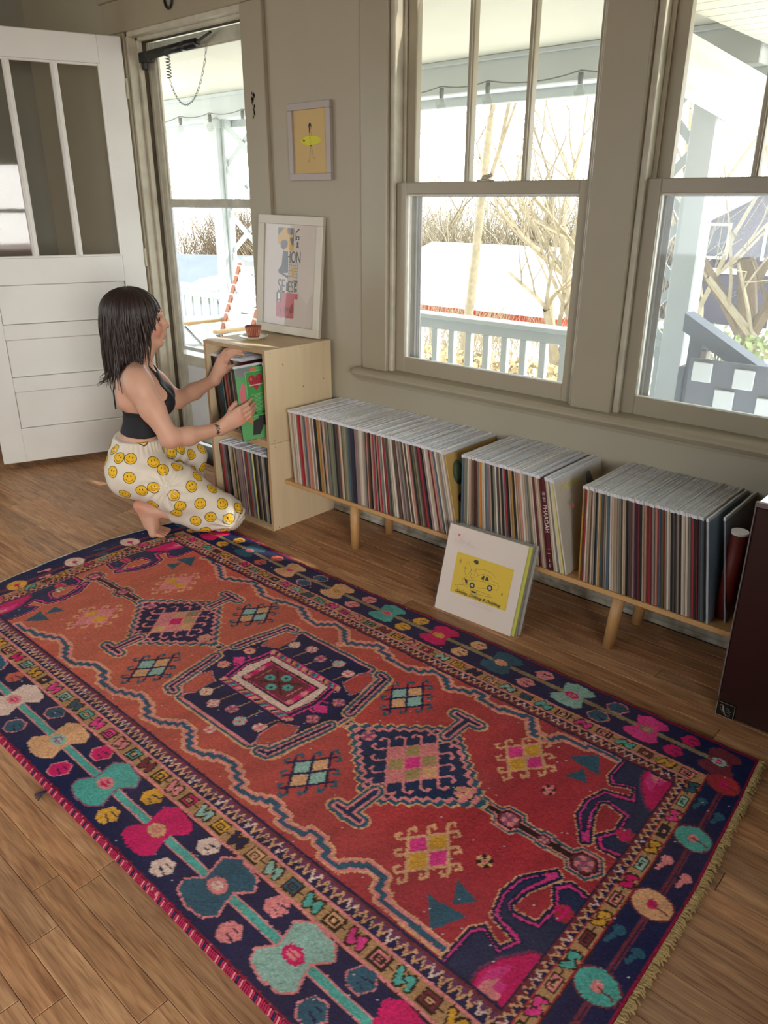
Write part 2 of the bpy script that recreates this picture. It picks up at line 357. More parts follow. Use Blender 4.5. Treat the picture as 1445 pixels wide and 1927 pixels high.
# iron hook above the door
q = MB(); q.tube([(-.985 + .028 * math.sin(t), -.034, 2.205 - .032 * math.cos(t) * 1.2 + .0) for t in [k * .35 - 2.2 for k in range(14)]], .0055, 8)
q.tube([(-.985 - .026, -.034, 2.23), (-.985 - .022, -.03, 2.30), (-.985, -.028, 2.33)], .0055, 8); q.box(-1.0, -.03, 2.30, -.97, -.024, 2.36, .002)
tag(q.obj('iron_hook', blackm, None, True), 'black iron hook fixed above the doorway', 'hook')
# paint chips where a strike plate used to be
q = MB(); cr_ = random.Random(3)
for k in range(26):
    a = cr_.uniform(-.45, -.43); z = 1.74 + cr_.uniform(-.045, .05); s_ = cr_.uniform(.002, .006)
    q.add([(a + s_ * math.cos(t), -.0225 + 0, z + s_ * 1.6 * math.sin(t)) for t in (0, 1.1, 2.3, 3.4, 4.6)], [(0, 1, 2, 3, 4)])
o = q.obj('chipped_paint', mat('bare_wood_chips', (74, 62, 50), .8), wall_back)
# ---------------------------------------------------------------- open inner door with three lites over four panels
dx, dy = -.352, -.936
dm = Matrix(((dx, -dy, 0, -1.425), (dy, dx, 0, -.03), (0, 0, 1, .035), (0, 0, 0, 1)))
# local: x along the leaf from the hinge, y towards the room side seen by the camera
def dobj(q, nm, mt, par): me = q.mesh(nm, [mt]); o = link(nm, me, par); return o
leaf = MB(); Lw, Hh = .86, 2.07; t_ = .02
leaf.box(0, -t_, 0, .115, t_, Hh, .003); leaf.box(Lw - .115, -t_, 0, Lw, t_, Hh, .003); leaf.box(.115, -t_, 1.945, Lw - .115, t_, Hh, .003)
leaf.box(.115, -t_, 0, Lw - .115, t_, .185, .003); leaf.box(.115, -t_, .927, Lw - .115, t_, 1.057, .003)
for z in (.383, .655): leaf.box(.115, -t_, z, Lw - .115, t_, z + .077, .003)
me = leaf.mesh('door_2', [doorp]); D = struct(link('door_2', me)); D.matrix_world = dm
for z0, z1 in ((.185, .383), (.46, .655), (.732, .927)):
    q = MB(); q.box(.117, -.007, z0 + .002, Lw - .117, .007, z1 - .002, .002); dobj(q, 'panel', doorp, D)
g = (Lw - .23) / 3
for k in (1, 2):
    q = MB(); xx = .115 + g * k; q.box(xx - .016, -t_, 1.057, xx + .016, t_, 1.945, .004); q.box(xx - .006, -t_ - .004, 1.057, xx + .006, t_ + .004, 1.945, .002); dobj(q, 'muntin', doorp, D)
for k in range(3):
    q = MB(); xx = .115 + g * k; q.box(xx + .014, -.002, 1.059, xx + g - .014, .002, 1.943); dobj(q, 'pane', glass, D)
q = MB(); frame(q, .113, 1.055, Lw - .113, 1.947, .010, .024, .012, .012, .012, .012, .003); dobj(q, 'glazing_bead', doorp, D)
q = MB(); q.lathe([(.010, 0), (.012, .02), (.026, .035), (.030, .05), (.022, .065), (.006, .07)], 20)
kn = q.mesh('knob', [mat('brass_knob', (150, 120, 70), .3, .1, 20, metal=.9)], True); o = link('door_knob', kn, D); o.location = (Lw - .06, t_, .90); o.rotation_euler = (-math.pi / 2, 0, 0)
for z in (.25, 1.0, 1.8):
    q = MB(); q.tube([(-.006, t_, z), (-.006, t_, z + .09)], .006, 8); dobj(q, 'hinge', oldp, D)
# window in the right wall, mirrored in the lites of the open door
q = MB(); frame(q, -3.30, .55, -2.0, 1.76, .02, .10, .05, .05, .05, .05)
me = q.mesh('window_3', [casep]); me.transform(Matrix(((0, 1, 0, 3.4), (1, 0, 0, 0), (0, 0, 1, 0), (0, 0, 0, 1)))); W3 = struct(link('window_3', me))
q = MB(); q.box(3.45, -3.25, .60, 3.453, -2.05, 1.71); q.obj('pane', glass, W3)
q = MB(); q.box(3.42, -3.25, 1.235, 3.48, -2.05, 1.275, .003); q.obj('meeting_rail', casep, W3)
# ---------------------------------------------------------------- printing helpers: flat print a hair above its paper
class Pr:
    def __init__(s, M, off=.0006): s.M = M; s.off = off; s.q = MB(); s.ms = []; s.n = 0
    def _m(s, mt):
        if mt not in s.ms: s.ms.append(mt)
        s.q.mi = s.ms.index(mt)
    def poly(s, mt, pts):
        s._m(mt); s.n += 1; z = s.off + s.n * .00002; s.q.add([s.M @ Vector((x, y, z)) for x, y in pts], [tuple(range(len(pts)))])
    def rect(s, mt, x0, y0, x1, y1): s.poly(mt, [(x0, y0), (x1, y0), (x1, y1), (x0, y1)])
    def disc(s, mt, x, y, r, ry=None, n=20): ry = ry or r; s.poly(mt, [(x + r * math.cos(t * 2 * math.pi / n), y + ry * math.sin(t * 2 * math.pi / n)) for t in range(n)])
    def line(s, mt, pts, w):
        s._m(mt); s.n += 1; z = s.off + s.n * .00002; ws = w if isinstance(w, (list, tuple)) else [w] * len(pts)
        L = []; R = []
        for i, p in enumerate(pts):
            a = Vector(pts[max(i - 1, 0)]); b = Vector(pts[min(i + 1, len(pts) - 1)]); d = (b - a); d = d.normalized() if d.length > 0 else Vector((1, 0)); nn = Vector((-d.y, d.x)) * ws[i] / 2
            L.append(s.M @ Vector((p[0] + nn.x, p[1] + nn.y, z))); R.append(s.M @ Vector((p[0] - nn.x, p[1] - nn.y, z)))
        n = len(pts); s.q.add(L + R, [(i, i + 1, n + i + 1, n + i) for i in range(n - 1)])
    def obj(s, name, parent): return s.q.obj(name, s.ms, parent)
def ink(nm, c): return mat('ink_' + nm, c, .6)
black = ink('black', (40, 36, 34)); greyi = ink('grey', (104, 100, 96)); yel = ink('yellow', (214, 186, 62)); paper = mat('paper_white', (226, 214, 200), .7, .04, 4)
# ---------------------------------------------------------------- plywood cubes
def ply():
    m = mat('birch_plywood', (222, 200, 162), .5, .10, 3.2, .1, vscale=(1, 7, .8), rnd=.03); return m
PLY = ply(); PLE = mat('plywood_edge', (196, 162, 120), .6, .25, 40, .1, vscale=(1, 1, 14))
def cube_box(z0, label):
    c = thing('record_cube', label, 'shelf cube', (0, 0, z0)); t = .015; x0, x1, y0, y1, H = -.417, 0, -.395, -.020, .399
    for nm, b in (('side_panel', (x0, y0, 0, x0 + t, y1, H)), ('side_panel', (x1 - t, y0, 0, x1, y1, H)), ('top_panel', (x0 + t, y0 + .0, H - t, x1 - t, y1, H)),
                  ('bottom_panel', (x0 + t, y0, 0, x1 - t, y1, t)), ('back_panel', (x0 + t, y1 - .006, t, x1 - t, y1, H - t))):
        q = MB(); q.box(*b, .0015); q.obj(nm, PLY, c)
    q = MB()
    for b in ((x0, -.3958, 0, x0 + t, -.395, H), (x1 - t, -.3958, 0, x1, -.395, H), (x0 + t, -.3958, H - t, x1 - t, -.395, H), (x0 + t, -.3958, 0, x1 - t, -.395, t)): q.box(*b)
    q.obj('edge_veneer', PLE, c)
    rg = random.Random(int(z0 * 100)); q = MB()
    for k in range(7): yy = -.38 + (k % 4) * .11; q.lathe([(.0028, 0), (.0028, .0006)], 8)
    me = MB(); me.lathe([(.0026, 0), (.0024, .0005)], 10); hm = me.mesh('nail_hole', [mat('wood_filler', (150, 110, 72), .7)])
    for (yy, zz) in ((-.365, .385), (-.2, .388), (-.06, .386), (-.365, .012), (-.05, .014)):
        o = link('nail_hole', hm, c); o.location = (0, yy, zz); o.rotation_euler = (0, math.pi / 2, 0)
    if z0 > .1:
        for (yy, zz) in ((-.30, .33), (-.19, .22), (-.07, .235)): o = link('nail_hole', hm, c); o.location = (0, yy, zz); o.rotation_euler = (0, math.pi / 2, 0); o.scale = (1.4, 1.4, 1)
    return c
cube_box(.0, 'bottom plywood record cube of the stack beside the kneeling woman'); cube_box(.4, 'upper plywood record cube with the cup and poster on top')
# ---------------------------------------------------------------- long low shelf
PINE = mat('pine_shelf', (206, 160, 104), .45, .22, 3, .15, vscale=(1.2, 9, 9)); LEG = mat('pine_leg', (204, 156, 100), .45, .25, 4, .15, vscale=(8, 8, 1.2))
sh = thing('record_bench', 'long low pine shelf on round legs under the windows', 'shelf', (.0, 0, 0))
q = MB(); q.box(.003, -.325, .208, 2.35, -.022, .226, .004); q.obj('board', PINE, sh)
for x in (.385, 1.546, 2.20):
    for y in (-.275, -.062):
        q = MB(); q.tube([(x + (.018 if x > 1 else 0), y, .208), (x, y, 0)], [.0205, .0185], 20); q.obj('leg', LEG, sh, True)
# ---------------------------------------------------------------- speaker at the right
cab = mat('dark_maroon_veneer', (50, 22, 18), .38, .25, 6, .15, vscale=(6, 6, 1)); grl = mat('speaker_cloth', (36, 22, 20), .9, .3, 300, .4); silv = mat('silver_trim', (150, 146, 140), .35, metal=.6)
sp = thing('floor_speaker', 'dark maroon floor speaker with a square badge at its lower left corner', 'speaker', (1.94, -.385, 0))
q = MB(); q.box(0, 0, 0, .36, .36, .65, .004); q.obj('cabinet', mat('speaker_top_veneer', (60, 32, 26), .12, .2, 6, 0, coat=1.), sp)
q = MB(); q.box(.004, -.010, .004, .356, 0, .640, .003); q.obj('grille', cab, sp)
q = MB(); q.box(-.001, -.012, .640, .361, .001, .653, .001); q.box(-.001, -.0095, .06, .0025, .002, .652, .001); q.obj('edge_trim', mat('grey_edge_trim', (120, 104, 100), .5), sp)
P = Pr(Matrix(((1, 0, 0, .003), (0, 0, -1, -.0155), (0, 1, 0, .004), (0, 0, 0, 1))))
q = MB(); q.box(.003, -.0155, .004, .053, -.010, .050, .001); bd = q.obj('badge', mat('badge_black', (10, 10, 11), .3), sp)
bs = mat('badge_silver', (176, 168, 156), .35, metal=.4)
P.line(bs, [(.001, .001), (.049, .001), (.049, .045), (.001, .045), (.001, .001)], .0016)
lp_ = [(.0145, .0385), (.0105, .036), (.0095, .030), (.012, .022), (.018, .0175), (.027, .0175), (.034, .0185), (.0385, .0155), (.038, .010), (.0335, .0065), (.028, .008), (.023, .0135), (.020, .021), (.0185, .029), (.0175, .036), (.0145, .0385)]
P.line(bs, lp_, [.0008, .001, .001, .001, .001, .001, .001, .0012, .0014, .0018, .0022, .003, .0042, .0048, .003, .0008])
P.line(bs, [(.030 + .0035 * math.cos(t), .0285 + .0035 * math.sin(t)) for t in [k * .6 for k in range(12)]] , .0008); P.line(bs, [(.034, .0255), (.040, .0215)], .0016)
P.obj('emblem', bd)
# ---------------------------------------------------------------- posters, cup and saucer
wf = mat('white_frame', (206, 198, 180), .4, .04, 8); gf = mat('pale_grey_frame', (172, 160, 152), .45, .05, 8)
def picture(name, label, M, w, h, fw, ft, fm, pm, inner=None):
    p = thing(name, label, 'picture'); p.matrix_world = M
    for nm, b in (('frame_rail', (-w / 2, 0, 0, w / 2, ft, fw)), ('frame_rail', (-w / 2, 0, h - fw, w / 2, ft, h)), ('frame_stile', (-w / 2, 0, fw, -w / 2 + fw, ft, h - fw)), ('frame_stile', (w / 2 - fw, 0, fw, w / 2, ft, h - fw))):
        q = MB(); q.box(b[0], -ft, b[2], b[3], 0, b[5], .0015); q.obj(nm, fm, p)
    q = MB(); q.box(-w / 2 + fw, -ft * .45, fw, w / 2 - fw, -ft * .3, h - fw); q.obj('print', pm, p)
    return p, Pr(Matrix(((1, 0, 0, 0), (0, 0, -1, -ft * .45), (0, 1, 0, 0), (0, 0, 0, 1))))
tan = mat('aged_paper', (204, 174, 120), .8, .08, 3)
p1, P = picture('framed_drawing', 'small grey framed drawing of a surfer with a yellow board on the wall', Matrix.Translation((-.104, -.001, 1.443)), .252, .290, .026, .018, gf, tan)
s = 1.0; yb = ink('board_yellow', (206, 200, 40)); cx = -.002
P.poly(yb, [(cx + .062 * math.cos(t) * (1.05 if math.cos(t) > 0 else .92), .150 + .0175 * math.sin(t)) for t in [k * math.pi / 14 for k in range(28)]])
P.poly(black, [(-.046, .158), (-.036, .153), (-.030, .152), (-.036, .148), (-.047, .150), (-.040, .152)])
P.disc(black, .0, .203, .0085, .013); P.disc(tan, .002, .198, .0035, .005); P.line(black, [(-.004, .196), (-.004, .180)], .005)
P.line(greyi, [(-.005, .18), (-.002, .158), (.0, .138)], .0014); P.line(greyi, [(.006, .184), (.008, .166)], .001)
P.poly(black, [(-.005, .133), (.010, .133), (.006, .128), (.001, .130), (-.002, .127)])
P.line(greyi, [(-.001, .128), (.0, .112), (-.006, .090), (-.011, .074), (-.016, .071), (-.006, .070)], .0013); P.line(greyi, [(.006, .128), (.012, .104), (.020, .084), (.030, .084)], .0013)
P.obj('drawing', p1)
M = Matrix.Translation((-.222, -.066, .8055)) @ Matrix.Rotation(.12, 4, 'Z') @ Matrix.Rotation(-.085, 4, 'X') @ Matrix.Rotation(.026, 4, 'Y')
p2, P = picture('framed_poster', 'white framed abstract poster leaning on the wall on top of the cubes', M, .372, .500, .036, .020, wf, mat('poster_paper', (196, 182, 168), .6, .03, 3))
ox, oy = -.074, .070; H = .380
def U(x, y): return (ox + x * .128, oy + y * H)   # poster art: x 0..1, y 0..1 from its bottom
def R_(c, x0, y0, x1, y1): P.poly(c, [U(x0, y0), U(x1, y0), U(x1, y1), U(x0, y1)])
dk = ink('charcoal', (62, 56, 56)); br = ink('taupe', (92, 72, 70)); pk = ink('rose', (178, 82, 86)); orr = ink('brick', (150, 48, 34)); gt = ink('sage', (86, 94, 84)); gold = ink('ochre', (196, 150, 34))
R_(gold, .0, .82, .72, 1.0); P.poly(gold, [U(.35, .755), U(.72, .755), U(.74, .82), U(.3, .83)]); P.poly(gt, [U(0, .91), U(.28, 1), U(0, 1)])
P.poly(br, [U(.42, 1), U(.66, 1), U(.66, .93), U(.52, .925), U(.42, .945)]); P.poly(dk, [U(.55, .895), U(.68, .90), U(.72, .84), U(.70, .80), U(.56, .86)])
P.poly(br, [U(.12, .83), (U(.2, .865)), U(.35, .87), U(.46, .85), U(.44, .80), U(.28, .755), U(.14, .785)])
R_(dk, .70, .86, .73, 1.); R_(paper, .735, .88, .78, 1.); R_(dk, .79, .87, .82, .97); P.poly(dk, [U(.80, .96), U(.92, 1), U(1.0, 1), U(.84, .95)])
R_(dk, .82, .875, .97, .915); R_(paper, .87, .885, .92, .905); P.disc(dk, *U(.90, .835), .0055, .010); P.poly(dk, [U(.84, .79), U(.97, .79), U(.92, .83), U(.88, .83)])
P.poly(dk, [U(.25, .75), U(.48, .75), U(.50, .51), U(.28, .50), U(.50, .475), U(.52, .445), U(.08, .50), U(.05, .53), U(.20, .59)])
for k in range(5): x = .56 + k * .09; P.line(dk, [U(x, .45), U(x - .0, .63)], .0011)
for k in range(6): y = .47 + k * .032; P.line(dk, [U(.52, y), U(.95, y)], .0011)
P.poly(gold, [U(.68, .47), U(.78, .47), U(.80, .58), U(.68, .56)]); P.poly(br, [U(.72, .43), U(.95, .40), U(.95, .435)])
P.disc(dk, *U(.88, .385), .0055, .009); P.disc(black, *U(.90, .325), .0050, .009)
R_(gt, .44, .305, .52, .40)
R_(pk, .0, .0, .82, .285); R_(pk, .82, .225, .98, .285); R_(gt, .0, .17, .22, .285); R_(paper, .07, .205, .17, .275); R_(paper, .09, .175, .14, .195)
P.poly(orr, [U(.62, .06), U(.80, .06), U(.80, .15), U(.72, .17), U(.62, .12)]); rg = random.Random(6)
for k in range(26): x, y = rg.uniform(.02, .78), rg.uniform(.0, .12); P.line(rg.choice([black, dk, orr]), [U(x, y), U(x + rg.uniform(-.1, .1), y + rg.uniform(-.03, .04)), U(x + rg.uniform(-.12, .12), y + rg.uniform(-.04, .04))], .0016)
P.obj('artwork', p2)
Mt = Matrix(((1, 0, 0, 0), (0, 0, -1, -.0102), (0, 1, 0, 0), (0, 0, 0, 1)))
for tx, x, y, sz, mt_ in (('HON', .74, .68, .046, dk), ('SE', .22, .35, .056, dk), ('ESI', .68, .35, .046, greyi)):
    u = U(x, y); put_text(tx, sz, Mt @ Matrix.Translation((u[0], u[1], 0)) @ Matrix.Diagonal((.78, 1.5, 1, 1)), mt_, 'lettering', p2)
q = MB(); q.box(-.149, -.0135, .037, .149, -.0125, .463); q.obj('glazing', glass, p2)
sc = thing('saucer', 'small cream saucer on top of the plywood cubes', 'saucer', (-.252, -.245, .8))
q = MB(); q.lathe([(.030, .0), (.034, .002), (.052, .008), (.062, .014), (.0635, .016), (.061, .0165), (.05, .011), (.03, .006), (.002, .005)], 48); q.obj('dish', mat('cream_glaze', (222, 218, 196), .25, .05, 10, coat=.4), sc, True, True)
cp = thing('cup', 'ribbed terracotta cup standing on the cream saucer', 'cup', (-.252, -.245, .8062))
q = MB(); n = 48; prof = [(.020, .0), (.022, .001), (.026, .014), (.031, .030), (.0345, .046), (.036, .052), (.0345, .0515), (.030, .034), (.024, .012), (.002, .006)]
v = []; f = []
for i, (r, z) in enumerate(prof):
    for k in range(n):
        t = 2 * math.pi * k / n; rr_ = r * (1 + (.045 * (1 if k % 2 else -1) if 1 <= i <= 4 else 0)); v.append((rr_ * math.cos(t), rr_ * math.sin(t), z))
for i in range(len(prof) - 1):
    for k in range(n): k2 = (k + 1) % n; f.append((i * n + k, i * n + k2, (i + 1) * n + k2, (i + 1) * n + k))
f.append(tuple(range(n))[::-1]); f.append(tuple((len(prof) - 1) * n + k for k in range(n)))
q.add(v, f); q.obj('bowl', mat('terracotta_glaze', (176, 96, 72), .5, .25, 60, .2), cp, False, True)
q = MB(); 
for k in range(24):
    t = 2 * math.pi * (2 * k + .5) / n; q.tube([(.0275 * math.cos(t), .0275 * math.sin(t), .012), (.0325 * math.cos(t), .0325 * math.sin(t), .03), (.0362 * math.cos(t), .0362 * math.sin(t), .046)], .0007, 4)
q.obj('glaze_stripes', mat('pale_glaze_stripe', (222, 186, 160), .5), cp)
# ---------------------------------------------------------------- tube standing at the end of the shelf
tb = thing('mailing_tube', 'dark red tube with a white end cap leaning on the right end of the shelf', 'tube', (1.868, -.245, .2265))
q = MB(); q.tube([(0, 0, .004), (.010, -.012, .275)], .0225, 28); q.obj('tube', mat('dark_red_card', (110, 36, 26), .5, .15, 20), tb, True)
q = MB(); q.tube([(.010, -.012, .275), (.0102, -.0123, .282)], .0235, 28); q.obj('end_cap', mat('white_cap', (232, 232, 232), .5), tb)
# ---------------------------------------------------------------- records
SPINE = mat('card_spine', (200, 180, 160), .6, .16, 7, .1, vscale=(160, 1, 1), objcol=True)
def film():
    m = bpy.data.materials.new('sleeve_film'); m.use_nodes = True; N = m.node_tree.nodes; L = m.node_tree.links; b = N['Principled BSDF']
    b.inputs['Base Color'].default_value = (.90, .92, .96, 1); b.inputs['Roughness'].default_value = .16; b.inputs['Specular IOR Level'].default_value = 1.0; b.inputs['Coat Weight'].default_value = 1; b.inputs['Coat IOR'].default_value = 1.7; b.inputs['Coat Roughness'].default_value = .22
    tr = N.new('ShaderNodeBsdfTransparent'); mx = N.new('ShaderNodeMixShader'); mx.inputs[0].default_value = .94
    nz = N.new('ShaderNodeTexNoise'); nz.inputs['Scale'].default_value = 45; bp = N.new('ShaderNodeBump'); bp.inputs['Strength'].default_value = .45; bp.inputs['Distance'].default_value = .003
    L.new(nz.outputs[0], bp.inputs['Height']); L.new(bp.outputs[0], b.inputs['Normal'])
    oi = N.new('ShaderNodeObjectInfo'); cr = N.new('ShaderNodeValToRGB'); e = cr.color_ramp.elements; e[0].color = (.84, .88, .95, 1); e[1].color = (.97, .97, .98, 1); x_ = e.new(.45); x_.color = (.88, .91, .97, 1); x_ = e.new(.75); x_.color = (.90, .89, .88, 1)
    L.new(oi.outputs['Random'], cr.inputs[0]); L.new(cr.outputs[0], b.inputs['Base Color']); L.new(tr.outputs[0], mx.inputs[1]); L.new(b.outputs[0], mx.inputs[2]); L.new(mx.outputs[0], N['Material Output'].inputs[0]); return m
FILM = film(); MATS['film'] = FILM
cover_film = glassmat('cover_film', (1, 1, 1), haze=.05)
TK = .007; JS = .314
q = MB(); q.box(-TK * .48, 0, 0, TK * .48, JS, JS, .0009); JM = q.mesh('record', [SPINE])
FM = []
rg = random.Random(21)
for k in range(5):
    q = MB(); v = []; n = 12
    for i in range(n + 1):
        y = -.002 + (JS + .008) * i / n; xr = rg.uniform(-.12, .12) * TK; z = JS + (.006 + .0012 * k) + rg.uniform(-.0010, .0012) * (1 if 0 < i < n else .7)
        v += [(-TK * .5, y, JS - .002), (-TK * .46, y, z + rg.uniform(-.0006, .0006)), (TK * .5, y, JS - .002), (TK * .46, y, z + rg.uniform(-.0006, .0006))]
    f = []
    for i in range(n): a = i * 4; f += [(a, a + 4, a + 5, a + 1), (a + 1, a + 5, a + 7, a + 3), (a + 3, a + 7, a + 6, a + 2)]
    f.append((0, 1, 3, 2)); q.add(v, f); FM.append(q.mesh('plastic_sleeve', [FILM]))
CN = {'off-white': (206, 194, 176), 'tan': (170, 146, 118), 'beige': (188, 168, 144), 'grey': (132, 124, 114), 'dark grey': (74, 70, 68), 'black': (30, 27, 28), 'brown': (92, 66, 50), 'maroon': (96, 28, 36),
      'red': (164, 42, 50), 'salmon': (190, 130, 112), 'orange': (196, 130, 60), 'ochre': (172, 128, 58), 'sage': (118, 120, 98), 'slate blue': (78, 98, 110), 'navy': (26, 36, 54), 'teal': (52, 92, 100), 'pale yellow': (210, 196, 120), 'mauve': (140, 112, 118), 'olive': (96, 88, 50)}
ordn = ['first', 'second', 'third', 'fourth', 'fifth', 'sixth', 'seventh', 'eighth', 'ninth', 'tenth', 'eleventh', 'twelfth', 'thirteenth', 'fourteenth', 'fifteenth', 'sixteenth', 'seventeenth', 'eighteenth', 'nineteenth', 'twentieth']
ordn += ['twenty-' + o for o in ordn[:9]] + ['thirtieth'] + ['thirty-' + o for o in ordn[:9]]
seen = {}; NREC = [0]; CR = random.Random(77)
def record(x, y, z, lean, t, cname, where, group, yaw=0., sleeve=True, jit=.10):
    o = link('record', JM); NREC[0] += 1
    o.matrix_world = Matrix.Translation((x, y, z)) @ Matrix.Rotation(yaw, 4, 'Z') @ Matrix.Rotation(-lean, 4, 'Y') @ Matrix.Diagonal((t / TK, 1, 1, 1))
    c = sl(CN[cname]); k = 1 + CR.uniform(-jit, jit); o.color = (c[0] * k, c[1] * k, c[2] * k, 1)
    n = seen[(cname, where)] = seen.get((cname, where), 0) + 1
    tag(o, '%s-spined sleeved record, %s %s one %s' % (cname, ordn[n - 1], cname, where), 'record', group)
    if sleeve: link('plastic_sleeve', CR.choice(FM), o)
    return o
SEQA = ['beige', 'off-white', 'tan', 'off-white', 'grey', 'off-white', 'grey', 'red', 'red', 'beige', 'grey', 'slate blue', 'slate blue', 'salmon', 'orange', 'salmon', 'off-white', 'grey', 'off-white', 'brown', 'black', 'black', 'ochre', 'ochre', 'tan', 'black', 'salmon', 'off-white', 'sage', 'grey', 'dark grey', 'sage', 'sage', 'sage', 'black', 'dark grey', 'brown', 'salmon', 'off-white', 'olive', 'sage', 'tan', 'sage', 'slate blue', 'dark grey', 'navy', 'navy', 'black', 'mauve', 'grey', 'beige', 'off-white', 'beige', 'grey', 'dark grey', 'salmon', 'brown', 'black', 'tan', 'mauve', 'red', 'grey', 'black', 'salmon', 'red', 'grey', 'off-white', 'maroon', 'red', 'sage', 'dark grey', 'sage', 'off-white', 'beige', 'off-white', 'dark grey', 'brown', 'off-white', 'mauve', 'olive', 'grey', 'brown', 'off-white', 'black', 'brown', 'off-white', 'salmon', 'dark grey', 'black', 'olive', 'grey', 'brown', 'maroon', 'red', 'dark grey', 'black', 'grey', 'mauve', 'off-white', 'beige', 'maroon', 'salmon', 'beige', 'slate blue', 'off-white', 'tan', 'grey', 'off-white', 'beige', 'off-white']
GA = 'records on the long low shelf'
def leanof(x, tab): return float(np.interp(x, [a for a, _ in tab], [b for _, b in tab]))
def fill(seq, x0, x1, tab, where, group, y=-.317, z=.2262):
    wts = [CR.uniform(.75, 1.4) for _ in seq]; s_ = sum(wts); x = x0
    for w_, c in zip(wts, seq):
        t = w_ / s_ * (x1 - x0); L_ = leanof(x, tab); L2 = leanof(x + t, tab)
        th_ = min(t, t - JS * (L2 - L_)) * math.cos(L_) * .96
        record(x + t / 2, y + CR.uniform(-.003, .004), z + t * .5 * abs(math.sin(L_)), L_, th_, c, where, group); x += t
fill(SEQA, .062, .940, [(0, .075), (.28, .085), (.5, .05), (.7, .165), (.93, .235)], 'from the left in the left shelf group', GA)
SEQB = ['slate blue', 'grey', 'sage', 'off-white', 'tan', 'tan', 'brown', 'dark grey', 'maroon', 'sage', 'orange', 'orange', 'beige', 'off-white', 'slate blue', 'grey', 'mauve', 'tan', 'black', 'sage', 'off-white', 'dark grey', 'tan', 'black', 'grey', 'red', 'black', 'brown', 'tan', 'ochre', 'black', 'beige', 'orange', 'tan', 'salmon', 'off-white', 'beige', 'grey', 'sage', 'beige', 'off-white', 'maroon', 'tan', 'off-white', 'tan', 'maroon']
fill(SEQB, .960, 1.325, [(.95, .02), (1.1, .10), (1.3, .19)], 'from the left in the middle shelf group', GA)
SEQC = ['ochre', 'brown', 'red', 'off-white', 'tan', 'brown', 'beige', 'off-white', 'black', 'slate blue', 'beige', 'ochre', 'teal', 'brown', 'grey', 'off-white', 'slate blue', 'slate blue', 'off-white', 'beige', 'tan', 'tan', 'grey', 'sage', 'brown', 'beige', 'tan', 'black', 'dark grey', 'brown', 'brown', 'mauve', 'maroon', 'black', 'maroon', 'black', 'beige', 'tan', 'salmon', 'brown', 'red', 'maroon', 'grey', 'salmon', 'red', 'teal', 'dark grey', 'olive', 'red', 'sage', 'off-white', 'off-white', 'black', 'dark grey', 'brown', 'grey', 'black', 'off-white', 'beige', 'off-white', 'grey', 'brown', 'red', 'black', 'maroon', 'dark grey', 'slate blue', 'dark grey']
fill(SEQC, 1.434, 1.842, [(1.42, .045), (1.55, .11), (1.84, .15)], 'from the left in the right shelf group', GA)
# three records with a cover in view, and the boxed set
def rmat(x, y, z, lean, yaw=0): return Matrix.Translation((x, y, z)) @ Matrix.Rotation(yaw, 4, 'Z') @ Matrix.Rotation(-lean, 4, 'Y')
def faceM(t): return Matrix(((0, 0, 1, t / 2), (1, 0, 0, 0), (0, 1, 0, 0), (0, 0, 0, 1)))     # print on the +x side: u = depth, v = height
def special(name, label, cat, M, t, col, group=None, fl=True, size=JS):
    e = thing(name, label, cat, group=group); e.matrix_world = M
    q = MB(); q.box(-t / 2, 0, 0, t / 2, size, size, .0008); j = q.obj('jacket', mat(name + '_card_%d' % int(M.translation.x * 1000), col, .6, .05, 8), e)
    if fl:
        q = MB(); q.box(-t / 2 - .0012, -.003, -.0005, t / 2 + .0012, size + .003, size + .006); q.obj('plastic_sleeve', cover_film, e)
        o = link('sleeve_flap', FM[1], e); o.scale = (max(1, t / TK), 1, 1)
    return e, Pr(faceM(t))
e, P = special('record', 'gold ornamented record cover facing right at the end of the left group', 'record', rmat(.9475, -.316, .2265, .235), .005, (196, 156, 80), GA)
dg = ink('deep_green', (70, 92, 70)); mr = ink('wine', (120, 40, 40))
P.disc(dg, .055, .235, .030, .046); P.disc(ink('moss', (104, 120, 80)), .055, .235, .018, .03); P.disc(mr, .050, .14, .016); P.disc(mr, .085, .155, .013); P.disc(mr, .062, .105, .012); P.disc(dg, .05, .055, .02, .03)
for k in range(9): P.disc(mr if k % 2 else dg, .12 + .02 * k, .26 + .02 * math.sin(k), .008)
P.obj('cover_art', e)
M = rmat(1.3345, -.318, .2265, .19)
e, P = special('boxed_record_set', 'thick maroon boxed record set with white lettering on its spine', 'record', M, .0155, (82, 14, 20), GA, False, .318)
wt = mat('spine_white', (226, 214, 204), .6); SM = Matrix(((1, 0, 0, 0), (0, 0, -1, -.0012), (0, 1, 0, 0), (0, 0, 0, 1)))
put_text('PHAROAH', .0215, SM @ Matrix.Translation((0, .180, 0)) @ Matrix.Rotation(-math.pi / 2, 4, 'Z'), wt, 'spine_lettering', e, .94)
S2 = Pr(SM)
for k, (a, w_) in enumerate(((.270, .0010), (.266, .0012), (.262, .0016), (.257, .0014), (.252, .0008), (.247, .0016), (.240, .0012))): S2.rect(wt, -.0055, a, .0055, a + w_)
S2.rect(wt, -.0055, .075, .0055, .0762); S2.rect(wt, -.0055, .060, .0055, .0612); S2.rect(wt, -.001, .03, .001, .040); S2.rect(wt, -.001, .012, .001, .024); S2.obj('spine_rules', e)
for k, (cn, t) in enumerate((('beige', .006), ('off-white', .006), ('sage', .005), ('off-white', .006), ('pale yellow', .005))):
    record(1.348 + k * .0078, -.316, .2265, .20 + k * .008, .0072, cn, 'right of the boxed set', GA)
e, P = special('record', 'pale dotted record cover with yellow lettering and a pink sticker facing right', 'record', rmat(1.3905, -.316, .2265, .245), .005, (214, 206, 192), GA)
